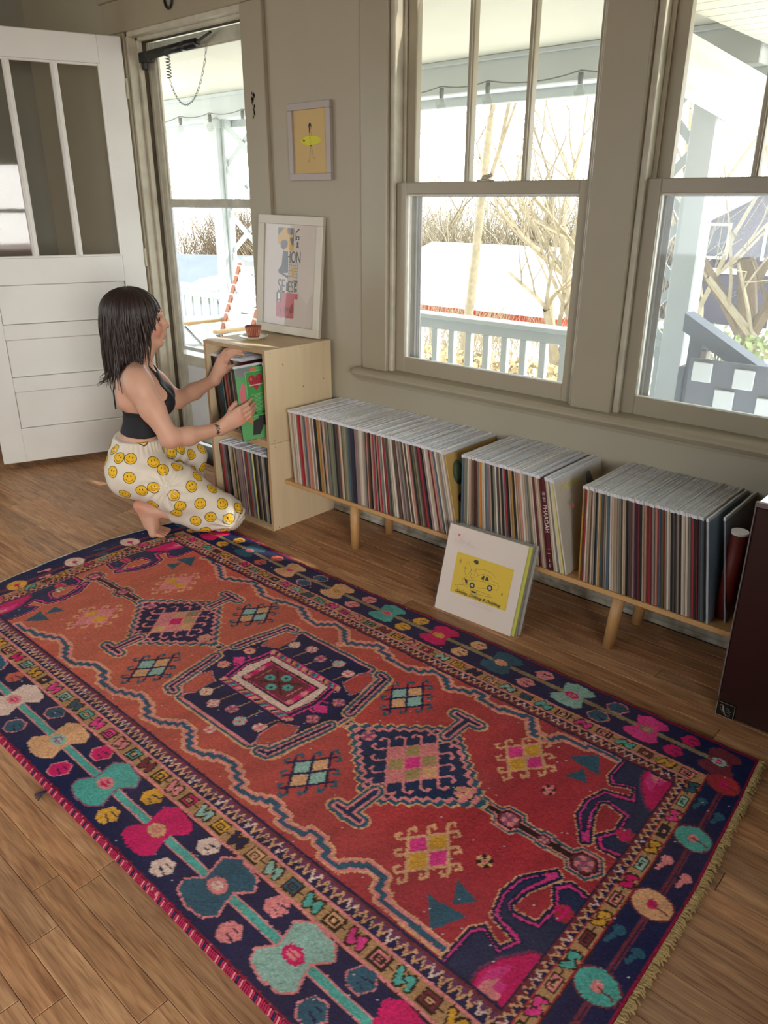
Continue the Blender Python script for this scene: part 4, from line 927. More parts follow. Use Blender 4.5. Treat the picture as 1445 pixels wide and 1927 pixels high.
    # long borders: flowers, buds, stem
    def flower(x, y, c, c2, c3, s=1.0, edge=None):
        sh = [(-.050, -.066), (-.063, -.042), (-.034, -.006), (-.045, .030), (-.052, .055), (-.020, .080), (.048, .070), (.067, .045), (.038, .012), (.045, -.015), (.060, -.048), (.040, -.071), (-.006, -.077)]
        p = [(x + a * s, y + b * s * .95) for a, b in sh]
        if edge: g.line(edge, p, .010, True)
        g.poly(c, p)
        g.disc(c2, x, y, .026 * s, .019 * s); g.disc(c3, x, y, .015 * s, .010 * s); g.line(c2, [(x - .02 * s, y), (x + .02 * s, y)], .004)
    def bud(x, y, c, flip=1, edge=None):
        p = [(x - .030, y - .006), (x - .012, y - .026), (x + .016, y - .024), (x + .032, y + .004), (x + .012, y + .026), (x - .016, y + .022)]
        if edge: g.line(edge, p, .007, True)
        g.poly(c, p)
        g.line('N', [(x - .004, y + .004 * flip), (x + .022, y + .010 * flip)], .0045); g.line('N', [(x - .002, y - .009 * flip), (x + .016, y - .012 * flip)], .0035)
    fc = [('T', 'P', 'M'), ('M', 'G', 'A'), ('S', 'P', 'C'), ('C', 'P', 'M'), ('A', 'L', 'V'), ('T', 'P', 'M'), ('M', 'A', 'P'), ('S', 'P', 'C'), ('L', 'M', 'P')]
    fpos = [-.36, -.105, .150, .403, .672, .920, 1.150, 1.382, 1.623]
    stemc = 'T'
    yF = -1.726
    g.line('P', [(-.42, yF), (2.07, yF)], .026); g.line('T', [(-.42, yF), (2.07, yF)], .018)
    fpos.append(1.865); fpos.append(2.08)
    fcs = fc + [('M', 'E', 'P'), ('T', 'P', 'P')]
    for i, x in enumerate(fpos):
        c = fcs[i]
        flower(x, yF, c[0], c[1], c[2], 1.0, 'P' if c[0] in 'SL' else ('V' if c[0] == 'T' else None))
    bc = ['G', 'P', 'R', 'R', 'S', 'M', 'G', 'C', 'P', 'S', 'P']
    for i in range(len(fpos) - 1):
        xm = (fpos[i] + fpos[i + 1]) / 2; c = bc[i + 1]
        e = 'P' if c in 'SM' else None
        bud(xm + .012, yF + .052, c, 1, e); bud(xm - .012, yF - .052, c, -1, e)
    yB = -.598
    g.line('Y', [(-.42, yB), (2.07, yB)], .018)
    bpos = [-.38, -.166, .096, .356, .620, .867, 1.097, 1.347, 1.599, 1.832, 2.06]
    bcs = [('S', 'P', 'C'), ('M', 'R', 'W'), ('S', 'P', 'R'), ('A', 'P', 'M'), ('A', 'G', 'Y'), ('T', 'P', 'M'), ('M', 'G', 'A'), ('S', 'A', 'P'), ('L', 'M', 'P'), ('H', 'Y', 'P'), ('W', 'L', 'M')]
    for i, x in enumerate(bpos): flower(x, yB, *bcs[i], s=.86)
    bb = ['G', 'G', 'R', 'S', 'P', 'G', 'A', 'P', 'S', 'M']
    for i in range(len(bpos) - 1):
        xm = (bpos[i] + bpos[i + 1]) / 2
        bud(xm + .012, yB + .036, bb[i], 1, 'P' if bb[i] == 'S' else None); bud(xm - .012, yB - .040, bb[i], -1, 'P' if bb[i] == 'S' else None)
    # end borders: ring flowers with thin stems
    def ring(x, y, c, c2):
        g.disc('W', x, y, .047, .041); g.disc(c, x, y, .043, .037); g.disc(c2, x, y, .012, .012); g.line('W', [(x, y), (x + .038, y - .006)], .004)
    for x, ys, cs in ((2.098, (-.682, -.914, -1.148, -1.389), 'RTAT'), (-.355, (-.90, -1.154, -1.401), 'CCG')):
        g.line('W', [(x, -1.50), (x, -.62)], .005); g.line('W', [(x + .010, -1.50), (x + .010, -.62)], .004)
        for y, c in zip(ys, cs): ring(x, y, c, 'P' if c in 'TL' else 'M')
        for i in range(len(ys) - 1):
            ym = (ys[i] + ys[i + 1]) / 2
            c = 'SPS'[i % 3]
            g.disc(c, x - .024, ym + .018, .013); g.line(c, [(x - .024, ym + .018), (x - .034, ym - .018)], .011)
            g.disc(c, x + .028, ym - .006, .013); g.line(c, [(x + .028, ym - .006), (x + .020, ym - .036)], .011)
    # selvedge
    g.rect('E', RX0, RY0, RX1, -1.819)
    for k in range(int((RX1 - RX0) / .009)):
        if k % 2: g.rect('P' if k % 7 else 'N', RX0 + k * .009, RY0, RX0 + k * .009 + .004, -1.822)
    g.rect('N', RX0, -1.819, RX1, -1.812)
    g.rect('E', RX0, -.523, RX1, RY1); g.rect('E', 2.147, RY0, RX1, RY1)
    return g
def build_rug():
    g = paint_rug(); pal = np.array([lin(RUGC[k]) for k in KN]); rs = np.random.RandomState(4)
    a = g.a.copy()
    # ragged knots: swap a little with the neighbour
    for sh, ax in ((1, 0), (1, 1)):
        mk = rs.rand(*a.shape) < .07; a = np.where(mk, np.roll(a, sh, ax), a)
    col = pal[a]
    # abrash: the wool's own shade drifts in bands across the width, fading at the worn middle
    xs = (np.arange(RNX) * RST); band = .07 * np.sin(xs * 23) + .05 * np.sin(xs * 61 + 1) + .03 * np.sin(xs * 141)
    col *= (1 + band[None, :, None]) * (1 + rs.normal(0, .15, a.shape))[:, :, None]
    worn = np.zeros(a.shape); 
    for _ in range(60):
        cx, cy, r = rs.rand() * RNX, rs.rand() * RNY, rs.uniform(10, 60); yy, xx = np.ogrid[:RNY, :RNX]
        worn += .30 * np.exp(-(((xx - cx) / (r * 1.6)) ** 2 + ((yy - cy) / r) ** 2))
    worn = (np.clip(worn, 0, .5) * np.where(np.isin(a, [KN.index('R')]), 1.3, .35))[:, :, None]; col = col * (1 - worn * .5) + np.array(lin((204, 150, 120))) * worn * .35
    # the right half of the field is a deeper red, the left half more orange
    red = np.isin(a, [KN.index('R')])[:, :, None]; t = np.clip((xs - .9) / 1.3, 0, 1)[None, :, None]
    col = np.where(red, col * (1 - t) * np.array([1.02, 1.08, .95]) + col * t * np.array([.70, .36, .62]), col)
    flk = rs.rand(*a.shape) < .0011; col[flk] = .62
    col = np.clip(col, 0, 1)
    nz = rs.rand(RNY, RNX); h = .0105 + .0016 * (nz - .5) + .0012 * (np.sin(g.X * 60) * np.sin(g.Y * 47))
    edge = np.minimum.reduce([g.X - RX0, RX1 - g.X, g.Y - RY0, RY1 - g.Y]); h = h - .005 * np.clip(1 - edge / .014, 0, 1) ** 2
    X = g.X.copy(); Y = g.Y.copy()
    u = (X - RX0) / (RX1 - RX0)
    ld = np.interp(Y, [-1.83, -1.43, -1.19, -.935, -.63, -.5], [.075, .063, .022, .003, .046, .07]); rd = np.interp(Y, [-1.83, -1.43, -1.05, -.7, -.56, -.5], [-.005, -.009, -.011, -.034, -.046, -.05])
    X += ld * np.clip(1 - u * 6, 0, 1) + rd * np.clip(u * 8 - 7, 0, 1)
    bd = np.interp(X, [-.45, .03, .38, .76, 1.19, 2.1], [-.012, -.016, -.034, -.028, -.010, -.022]); Y += bd * np.clip((Y + .75) / .25, 0, 1)
    h += .004 * np.exp(-((X - 1.30) / .05) ** 2) * np.exp(-((Y + 1.8) / .08) ** 2)
    V = np.stack([X, Y, h], -1).reshape(-1, 3); n = RNX * RNY
    idx = np.arange(n).reshape(RNY, RNX); F = np.stack([idx[:-1, :-1], idx[:-1, 1:], idx[1:, 1:], idx[1:, :-1]], -1).reshape(-1, 4)
    loop = np.concatenate([idx[0, :], idx[1:, -1], idx[-1, -2::-1], idx[-2:0:-1, 0]])
    low = V[loop].copy(); low[:, 2] = .0008; m_ = len(loop); li = n + np.arange(m_)
    SF = np.stack([loop, li, np.roll(li, -1), np.roll(loop, -1)], -1)
    V = np.vstack([V, low]); F = np.vstack([F, SF]); C = np.vstack([col.reshape(-1, 3), col.reshape(-1, 3)[loop]])
    me = bpy.data.meshes.new('persian_rug'); me.vertices.add(len(V)); me.vertices.foreach_set('co', V.astype(np.float32).ravel())
    me.loops.add(F.size); me.loops.foreach_set('vertex_index', F.astype(np.int32).ravel()); me.polygons.add(len(F))
    me.polygons.foreach_set('loop_start', np.arange(0, F.size, 4, dtype=np.int32)); me.update(calc_edges=True)
    at = me.color_attributes.new('wool', 'FLOAT_COLOR', 'POINT'); at.data.foreach_set('color', np.hstack([C, np.ones((len(C), 1))]).astype(np.float32).ravel())
    mt = mat('wool_pile', (160, 60, 50), .95, .22, 260, .5, spec=.02, attr='wool'); mt.node_tree.nodes['Principled BSDF'].inputs['Sheen Weight'].default_value = .04
    me.materials.append(mt)
    rug = tag(link('persian_rug', me), 'large red and navy hand-knotted rug with medallions and flowered borders', 'rug')
    # fringe at the right-hand end, overcast edge at the left, braided selvedge along the front
    rg = random.Random(8); q = MB(); y = -1.80
    while y < -.53:
        x0 = float(np.interp(y, [-1.83, -1.43, -1.05, -.7, -.56, -.5], [2.150, 2.150, 2.147, 2.124, 2.112, 2.108]))
        L_ = rg.uniform(.006, .017); a_ = rg.uniform(-.9, .9); p = [(x0 - .004, y, .008), (x0 + L_ * .5, y + .006 * a_, rg.uniform(.006, .013)), (x0 + L_, y + .012 * a_, .003)]
        q.tube(p, [.0028, .0026, .0014], 5); y += .0034
    o = q.obj('fringe', mat('wool_fringe', (186, 158, 104), .9, .3, 60), rug); o['kind'] = 'stuff'
    q = MB(); y = -1.80
    while y < -.52:
        x0 = float(np.interp(y, [-1.83, -1.43, -1.19, -.935, -.63, -.5], [-.375, -.387, -.428, -.447, -.404, -.38]))
        q.tube([(x0 + .004, y, .007), (x0 - .010, y + rg.uniform(-.002, .002), .004)], [.003, .002], 5); y += .0042
    o = q.obj('fringe', mat('wool_fringe_pale', (206, 194, 170), .9, .3, 60), rug); o['kind'] = 'stuff'
    for mt_, ph in ((mat('selvedge_magenta', (166, 26, 70), .9), 0), (mat('selvedge_pink', (216, 120, 130), .9), 1), (mat('selvedge_navy', (28, 34, 70), .9), 2)):
        q = MB(); k = 0; x = -.37
        while x < 2.15:
            if (k % 9 in (2, 6)) == (ph == 1) and (k % 9 == 4) == (ph == 2): q.tube([(x - .003, -1.824, .0105), (x, -1.834, .007), (x + .003, -1.831, .0015)], .0032, 5)
            x += .0058; k += 1
        o = q.obj('selvedge', mt_, rug); o['kind'] = 'stuff'
    q = MB(); rg = random.Random(2)
    for k in range(7): a_ = rg.uniform(2.6, 5.0); q.tube([(.832, -1.83, .006), (.832 + .02 * math.cos(a_), -1.83 + .02 * math.sin(a_), .004), (.83 + .04 * math.cos(a_ + .2), -1.83 + .035 * math.sin(a_), .002)], .0012, 4)
    q.obj('loose_threads', mat('selvedge_navy', (28, 34, 70)), rug)
    return rug
build_rug()
# ---------------------------------------------------------------- the kneeling woman: one continuous body surface from a distance field
# local axes: f forward (towards the cubes), r to her right, z up
FW = np.array([.5501, .8351, 0]); FW /= np.linalg.norm(FW); RT = np.array([FW[1], -FW[0], 0]); ORG = np.array([-.35, -.78, 0]) - .09 * RT
def toW(P): P = np.asarray(P, float); return ORG + P[..., 0:1] * FW + P[..., 1:2] * RT + P[..., 2:3] * np.array([0, 0, 1.])
def toL(Q): Q = np.asarray(Q, float) - ORG; return np.stack([Q @ FW, Q @ RT, Q[..., 2]], -1)
class Field:
    def __init__(s, lo, hi, h):
        s.lo = np.array(lo, float); s.h = h; s.n = np.ceil((np.array(hi) - s.lo) / h).astype(int) + 1
        s.d = np.full(s.n, .25, np.float32)
        s.ax = [s.lo[i] + h * np.arange(s.n[i]) for i in range(3)]
    def win(s, lo, hi):
        a = np.clip(np.floor((np.array(lo) - s.lo) / s.h).astype(int), 0, s.n - 1); b = np.clip(np.ceil((np.array(hi) - s.lo) / s.h).astype(int) + 1, 1, s.n)
        sl_ = tuple(slice(a[i], b[i]) for i in range(3)); X, Y, Z = np.meshgrid(*[s.ax[i][sl_[i]] for i in range(3)], indexing='ij', sparse=True); return sl_, X, Y, Z
    def mix(s, sl_, e, k, op='u'):
        d = s.d[sl_]
        if op == 'u': hh = np.clip(.5 + .5 * (d - e) / k, 0, 1); s.d[sl_] = d + (e - d) * hh - k * hh * (1 - hh)
        else: hh = np.clip(.5 - .5 * (d + e) / k, 0, 1); s.d[sl_] = d + (-e - d) * hh + k * hh * (1 - hh)
    def cone(s, a, b, ra, rb, k=.02, op='u', flat=None):
        a = np.array(a, float); b = np.array(b, float); m = max(ra, rb) + k + .02
        sl_, X, Y, Z = s.win(np.minimum(a, b) - m, np.maximum(a, b) + m)
        d = b - a; L2 = float(d @ d) + 1e-12; t = np.clip(((X - a[0]) * d[0] + (Y - a[1]) * d[1] + (Z - a[2]) * d[2]) / L2, 0, 1)
        dx, dy, dz = X - a[0] - t * d[0], Y - a[1] - t * d[1], Z - a[2] - t * d[2]
        if flat is not None:      # flat = (axis vector, factor): thinner along that axis
            ax = np.array(flat[0], float); ax /= np.linalg.norm(ax); c = dx * ax[0] + dy * ax[1] + dz * ax[2]; g = 1 / flat[1] - 1
            dx, dy, dz = dx + c * g * ax[0], dy + c * g * ax[1], dz + c * g * ax[2]
        s.mix(sl_, np.sqrt(dx * dx + dy * dy + dz * dz) - (ra + (rb - ra) * t), k, op)
    def path(s, pts, rs, k=.01, flat=None):
        for a, b, ra, rb in zip(pts[:-1], pts[1:], rs[:-1], rs[1:]): s.cone(a, b, ra, rb, k, 'u', flat)
    def ell(s, c, r, k=.02, op='u', pitch=0.):
        c = np.array(c, float); r = np.array(r, float); m = r.max() + k + .02; sl_, X, Y, Z = s.win(c - m, c + m)
        x, y, z = X - c[0], Y - c[1], Z - c[2]
        if pitch: cp_, sp_ = math.cos(pitch), math.sin(pitch); x, z = x * cp_ + z * sp_, -x * sp_ + z * cp_
        k0 = np.sqrt((x / r[0]) ** 2 + (y / r[1]) ** 2 + (z / r[2]) ** 2); k1 = np.sqrt((x / r[0] ** 2) ** 2 + (y / r[1] ** 2) ** 2 + (z / r[2] ** 2) ** 2) + 1e-9
        s.mix(sl_, k0 * (k0 - 1) / k1, k, op)
def nets(F):
    d = F.d; nx, ny, nz = d.shape; ins = d < 0
    c = np.zeros((nx - 1, ny - 1, nz - 1), np.uint8)
    for i in (0, 1):
        for j in (0, 1):
            for k in (0, 1): c += ins[i:nx - 1 + i, j:ny - 1 + j, k:nz - 1 + k]
    act = (c > 0) & (c < 8); ids = np.full(act.shape, -1, np.int64); I = np.argwhere(act); ids[act] = np.arange(len(I))
    acc = np.zeros((len(I), 3)); cnt = np.zeros(len(I))
    cor = [(i, j, k) for i in (0, 1) for j in (0, 1) for k in (0, 1)]
    for a in cor:
        for ax in range(3):
            if a[ax]: continue
            b = list(a); b[ax] = 1
            da = d[I[:, 0] + a[0], I[:, 1] + a[1], I[:, 2] + a[2]]; db = d[I[:, 0] + b[0], I[:, 1] + b[1], I[:, 2] + b[2]]
            cr = (da < 0) != (db < 0); t = np.where(cr, da / np.where(da == db, 1, da - db), 0)
            p = np.array(a, float)[None, :] + np.zeros((len(I), 3)); p[:, ax] += t; acc[cr] += p[cr]; cnt[cr] += 1
    V = F.lo + F.h * (I + acc / cnt[:, None]); Q = []
    for ax in range(3):
        u, v = [(1, 2), (2, 0), (0, 1)][ax]; sh = [slice(None)] * 3; sh[ax] = slice(0, -1); sh2 = [slice(None)] * 3; sh2[ax] = slice(1, None)
        A = ins[tuple(sh)]; B = ins[tuple(sh2)]
        for flip, mk in ((False, A & ~B), (True, ~A & B)):
            E = np.argwhere(mk); ok = (E[:, u] > 0) & (E[:, v] > 0) & (E[:, u] < d.shape[u] - 1) & (E[:, v] < d.shape[v] - 1); E = E[ok]
            def g(du, dv): G = E.copy(); G[:, u] -= du; G[:, v] -= dv; return ids[G[:, 0], G[:, 1], G[:, 2]]
            q_ = np.stack([g(1, 1), g(0, 1), g(0, 0), g(1, 0)], -1)
            Q.append(q_[:, ::-1] if flip else q_)
    Q = np.vstack(Q); Q = Q[(Q >= 0).all(1)]; return V, Q
def relax(V, Q, n=2, lam=.5):
    for _ in range(n):
        s_ = np.zeros_like(V); c = np.zeros(len(V))
        for a, b in ((0, 1), (1, 2), (2, 3), (3, 0)):
            np.add.at(s_, Q[:, a], V[Q[:, b]]); np.add.at(s_, Q[:, b], V[Q[:, a]]); np.add.at(c, Q[:, a], 1); np.add.at(c, Q[:, b], 1)
        V = V + lam * (s_ / np.maximum(c, 1)[:, None] - V)
    return V
def skinmesh(name, V, Q, mats, cols=None):
    Wd_ = toW(V); me = bpy.data.meshes.new(name); me.from_pydata(Wd_.tolist(), [], Q.tolist())
    b = bmesh.new(); b.from_mesh(me); bmesh.ops.recalc_face_normals(b, faces=b.faces); b.to_mesh(me); b.free()
    me.polygons.foreach_set('use_smooth', [True] * len(me.polygons))
    for m_ in mats: me.materials.append(m_)
    if cols is not None: at = me.color_attributes.new('tone', 'FLOAT_COLOR', 'POINT'); at.data.foreach_set('color', np.hstack([cols, np.ones((len(cols), 1))]).astype(np.float32).ravel())
    return me

def hand_points():
    # right hand: pinches the pulled record between fingers on its face and the thumb behind it
    Minv = PULLM.inverted()
    def onrec(u, v, off): w_ = PULLM @ Vector((off, u, v)); return toL(np.array(w_))
    R = {}
    wr = np.array([.313, .135, .476])
    tips = [onrec(.058, .176, .0105), onrec(.070, .1585, .0105), onrec(.073, .141, .0105), onrec(.066, .1245, .0105)]
    kn = [onrec(-.012, .152, .030), onrec(-.012, .132, .034), onrec(-.008, .112, .033), onrec(-.002, .094, .027)]
    R['f'] = [[k_, k_ * .45 + t_ * .55 + np.array([0, 0, 0]) + (onrec(0, 0, .012) - onrec(0, 0, 0)), t_ * .85 + k_ * .15 + (onrec(0, 0, .004) - onrec(0, 0, 0)), t_] for k_, t_ in zip(kn, tips)]
    R['kn'] = kn; R['wr'] = wr
    R['th'] = [onrec(-.055, .120, .008), onrec(-.028, .148, -.010), onrec(-.002, .165, -.016), onrec(.026, .172, -.013)]
    return R

def build_body():
    F = Field([-.21, -.30, -.002], [.50, .32, 1.05], .0036)
    c, e, p = F.cone, F.ell, F.path
    # torso
    e((.020, 0, .600), (.088, .128, .125), .03); e((.000, 0, .682), (.066, .140, .062), .04); e((-.002, 0, .470), (.074, .108, .105), .04); e((-.035, 0, .360), (.098, .145, .105), .04)
    for s in (-1, 1):
        e((-.075, s * .068, .285), (.082, .085, .088), .04); e((.088, s * .062, .590), (.050, .056, .056), .03)
        c((.012, s * .03, .752), (-.002, s * .145, .712), .034, .036, .04)
        c((-.045, s * .06, .665), (-.055, s * .07, .600), .040, .034, .04)
    c((.006, 0, .715), (.026, 0, .80), .054, .050, .03)
    # arms
    c((.008, .155, .700), (.014, .172, .675), .050, .052, .04); p([(.012, .168, .69), (.055, .205, .595), (.112, .238, .482)], [.052, .047, .037], .03)
    c((.112, .238, .482), (.112, .238, .478), .037, .037, .01)
    H = hand_points(); wr = H['wr']
    p([(.112, .238, .480), (.185, .204, .474), tuple(wr)], [.038, .037, .0245], .02)
    c((.008, -.155, .700), (.014, -.170, .675), .050, .050, .04); wl = np.array([.316, -.092, .636]); SH = np.array([.006, .075, .006])
    p([(.012, -.166, .69), (.07, -.20, .61), (.150, -.205, .528)], [.050, .045, .036], .03); p([(.150, -.205, .528), (.225, -.158, .574), tuple(wl)], [.037, .035, .024], .02)
    # right hand
    kn = H['kn']; pc = sum(kn) / 4
    for k_ in kn: c(wr + (k_ - pc) * .45, k_, .017, .0125, .012)
    c(wr, pc * .5 + wr * .5, .024, .020, .012)
    for i, fpts in enumerate(H['f']):
        r0 = (.0086, .0088, .0084, .0076)[i]; p(fpts, [r0 * 1.12, r0, r0 * .94, r0 * .82], .0022)
    c(wr * .6 + H['th'][0] * .4, H['th'][0], .018, .014, .012); p(H['th'], [.0145, .0125, .0112, .0095], .006)
    # left hand: upright beside the sleeves, fingers bent over their tops
    kl = [np.array(q) + SH for q in ((.366, -.150, .706), (.352, -.152, .722), (.344, -.163, .728), (.342, -.178, .722))]
    L3 = [((.366, -.146, .712), (.372, -.128, .738), (.390, -.112, .752), (.402, -.092, .748)), ((.355, -.152, .728), (.362, -.136, .754), (.382, -.122, .765), (.398, -.104, .762)),
          ((.346, -.164, .732), (.356, -.150, .758), (.376, -.136, .770), (.394, -.120, .768)), ((.342, -.178, .726), (.352, -.168, .750), (.370, -.156, .762), (.386, -.142, .762))]
    kc = (kl[0] + kl[1] + kl[2] + kl[3]) / 4
    for k_ in kl: c(wl + (k_ - kc) * .5, k_, .016, .0125, .012)
    c(wl, wl * .5 + kc * .5, .0235, .020, .012)
    for i, fpts in enumerate(L3): r0 = (.0098, .0100, .0095, .0084)[i]; p([np.array(q) + SH + np.array([.012 * j, 0, 0]) for j, q in enumerate(fpts)], [r0 * 1.08, r0, r0 * .92, r0 * .8], .004)
    p([wl * .6 + kc * .4 + np.array([.012, .006, -.01]), np.array((.366, -.142, .676)) + SH, np.array((.380, -.120, .690)) + SH, np.array((.396, -.098, .700)) + SH], [.015, .0125, .0112, .0095], .008)
    # legs
    for s, kneep, ank in ((1, (.320, .12, .085), (.000, .100, .126)), (-1, (.185, -.195, .262), (.130, -.20, .075))):
        p([(-.05, s * .09, .30), tuple(np.array((-.05, s * .09, .30)) * .45 + np.array(kneep) * .55), kneep], [.088, .076, .055], .03)
        mid = tuple(np.array(kneep) * .55 + np.array(ank) * .45 + np.array((0, 0, -.006 if s > 0 else 0)))
        p([kneep, mid, ank], [.050, .046, .027], .02)
    # right foot, heel raised, toes bent on the floor
    c((.0, .100, .126), (-.046, .098, .150), .027, .025, .02); c((-.044, .098, .148), (-.020, .100, .060), .024, .022, .016); c((.004, .100, .118), (.006, .100, .050), .026, .022, .02)
    for k in range(5): c((-.008, .100 + (k - 2) * .006, .085), (-.004, .100 + (k - 2) * .0155, .026), .018, .016, .014)
    for k in range(5):
        r_ = .100 + (k - 2) * .0165; r0 = (.0125, .0095, .0092, .0088, .0082)[k]; L_ = (.060, .058, .052, .045, .036)[k]
        p([(.000, r_, .022), (L_ * .55, r_ + .001, .020), (L_, r_ + .002, .0115)], [r0 * 1.1, r0, r0 * .95], .006)
    # left foot flat on the floor
    c((.130, -.20, .075), (.105, -.20, .032), .027, .026, .02); c((.118, -.20, .040), (.215, -.205, .026), .028, .022, .02)
    for k in range(5): p([(.215, -.205 + (k - 2) * .015, .020), (.250 - abs(k - 3) * .004, -.207 + (k - 2) * .016, .012)], [.011, .0095], .006)
    # head
    e((.022, 0, .930), (.096, .076, .096), .01); e((.060, 0, .885), (.066, .058, .082), .02); c((.035, .046, .868), (.094, .014, .824), .024, .018, .02); c((.035, -.046, .868), (.094, -.014, .824), .024, .018, .02)
    c((.102, .010, .824), (.102, -.010, .824), .0175, .0175, .012); e((.108, 0, .938), (.020, .050, .020), .02)
    for s in (-1, 1): e((.090, s * .036, .878), (.026, .022, .026), .02); e((.124, s * .030, .912), (.018, .017, .012), .014, 's')
    p([(.117, 0, .926), (.132, 0, .905), (.1405, 0, .888)], [.0085, .0095, .0105], .010)
    for s in (-1, 1): e((.129, s * .0115, .883), (.010, .0075, .0075), .006); e((.136, s * .006, .8775), (.004, .0035, .003), .002, 's')
    e((.110, 0, .868), (.020, .022, .022), .014); e((.116, 0, .850), (.016, .026, .020), .012); e((.1265, 0, .8545), (.0085, .021, .0058), .004); e((.1250, 0, .8440), (.0085, .018, .0062), .004); e((.1345, 0, .8490), (.009, .021, .0013), .0015, 's')
    e((.121, 0, .8335), (.008, .016, .005), .004, 's')
    for s in (-1, 1): e((.022, s * .076, .898), (.016, .007, .028), .006, 'u', .2); e((.026, s * .081, .902), (.008, .005, .014), .003, 's')
    c((.055, 0, .80), (.075, 0, .825), .030, .024, .03)
    V, Q = nets(F); V = relax(V, Q, 1, .35)
    # skin tone per vertex: warmer lips, cheeks, knuckles, feet
    base = np.array(lin((212, 164, 138))); C = np.repeat(base[None], len(V), 0)
    def tint(cn, r, col, a):
        w_ = np.exp(-(((V - np.array(cn)) / np.array(r)) ** 2).sum(1)) * a; C[:] = C * (1 - w_[:, None]) + np.array(lin(col)) * w_[:, None]
    tint((.134, 0, .8495), (.010, .022, .0085), (176, 92, 86), .95); tint((.142, 0, .886), (.012, .016, .012), (206, 122, 100), .6)
    for s in (-1, 1): tint((.105, s * .045, .872), (.03, .03, .022), (212, 126, 104), .5); tint((.122, s * .030, .912), (.014, .016, .010), (168, 108, 92), .4); tint((.136, s * .006, .8775), (.004, .0045, .004), (110, 50, 44), .9)
    for k_ in list(kn) + kl: tint(tuple(k_), (.014, .014, .014), (212, 128, 108), .45)
    for fpts in H['f']: tint(tuple(fpts[-1]), (.010, .010, .010), (224, 150, 136), .5)
    tint((.03, .10, .015), (.05, .06, .02), (206, 124, 100), .5); tint((-.045, .1, .15), (.03, .04, .03), (206, 120, 98), .6); tint((.112, .24, .47), (.03, .03, .03), (206, 130, 108), .35)
    sk = mat('skin', (212, 164, 138), .48, .05, 30, .08, spec=.4, attr='tone'); b_ = sk.node_tree.nodes['Principled BSDF']; b_.inputs['Subsurface Weight'].default_value = .12; b_.inputs['Subsurface Radius'].default_value = (.012, .004, .002); b_.inputs['Subsurface Scale'].default_value = 1
    return skinmesh('person', V, Q, [sk], C), H

def build_top():
    F = Field([-.15, -.20, .40], [.20, .20, .78], .0036)
    F.ell((.020, 0, .600), (.0935, .1325, .130), .03); F.ell((-.002, 0, .470), (.0795, .1135, .11), .04); F.ell((-.035, 0, .360), (.1035, .15, .11), .04)
    F.ell((.000, 0, .682), (.071, .130, .066), .04)
    for s in (-1, 1): F.ell((.091, s * .062, .588), (.054, .060, .058), .03); F.cone((-.045, s * .06, .665), (-.055, s * .07, .600), .044, .038, .04)
    X, Y, Z = np.meshgrid(*F.ax, indexing='ij', sparse=True)
    hem = .447 + .10 * np.clip(-X, -.02, .2) + 0 * Y; cutlow = hem - Z
    topb = .556 + np.clip(X + .005, 0, .2) * 1.75; cuthi = (Z - topb) * .6
    side = np.abs(Y) - (.150 - np.clip(Z - .565, 0, .3) * .95); front = -X + 0 * Y
    F.d = np.maximum(np.maximum(F.d, cutlow), np.maximum(cuthi, np.where(Z > .56, side * .8, -1)))
    F.d = F.d.astype(np.float32)
    V, Q = nets(F); V = relax(V, Q, 2, .4)
    return skinmesh('crop_top', V, Q, [mat('black_jersey', (24, 24, 30), .75, .15, 120, .25)])

def build_pants():
    F = Field([-.22, -.30, -.002], [.44, .24, .47], .0036); e, c, p = F.ell, F.cone, F.path
    e((-.035, 0, .365), (.112, .155, .110), .04); e((-.010, 0, .425), (.088, .122, .07), .04)
    for s in (-1, 1): e((-.078, s * .070, .290), (.092, .096, .098), .05)
    p([(-.04, .09, .30), (.12, .108, .212), (.312, .12, .092)], [.112, .102, .074], .04)
    p([(.312, .12, .088), (.21, .115, .082), (.115, .11, .108)], [.074, .062, .052], .03)
    p([(-.04, -.09, .30), (.08, -.15, .285), (.185, -.195, .258)], [.110, .095, .068], .04)
    p([(.185, -.195, .258), (.172, -.20, .16), (.150, -.20, .085)], [.068, .062, .060], .03)
    X, Y, Z = np.meshgrid(*F.ax, indexing='ij', sparse=True)
    # folds: creases fanning from the crotch and behind the knee, gathers under the waistband
    t = X * 20 + Z * 26; fan = np.arctan2(Z - .26, X - .075 + 0 * Y)
    rr_ = np.sqrt((X - .075) ** 2 + (Z - .26) ** 2 + 0 * Y); fold = .0032 * np.sin(fan * 13 + 3 * np.sin(rr_ * 30)) * np.exp(-(rr_ / .11) ** 2) * 1.6
    r2 = np.sqrt((X - .34) ** 2 + (Z - .05) ** 2 + 0 * Y); fold = fold + .0035 * np.sin(np.arctan2(Z - .05, X - .34 + 0 * Y) * 15) * np.exp(-((r2 - .06) / .05) ** 2)
    gath = .0022 * np.sin(np.arctan2(Y, X + .02) * 46) * np.exp(-((Z - .415) / .022) ** 2)
    und = .0022 * np.sin(X * 55 + Z * 30 + Y * 22) * np.sin(Z * 38 - Y * 40 + 1)
    F.d = (F.d + fold + gath + und).astype(np.float32)
    F.d = np.maximum(F.d, (Z - (.434 - .02 * X) + 0 * X + 0 * Y)).astype(np.float32)
    F.d = np.maximum(F.d, (.004 - Z) + 0 * X + 0 * Y).astype(np.float32)
    V, Q = nets(F); V = relax(V, Q, 2, .4)
    return skinmesh('trousers', V, Q, [mat('cream_cotton', (232, 222, 204), .8, .05, 30, .15)])

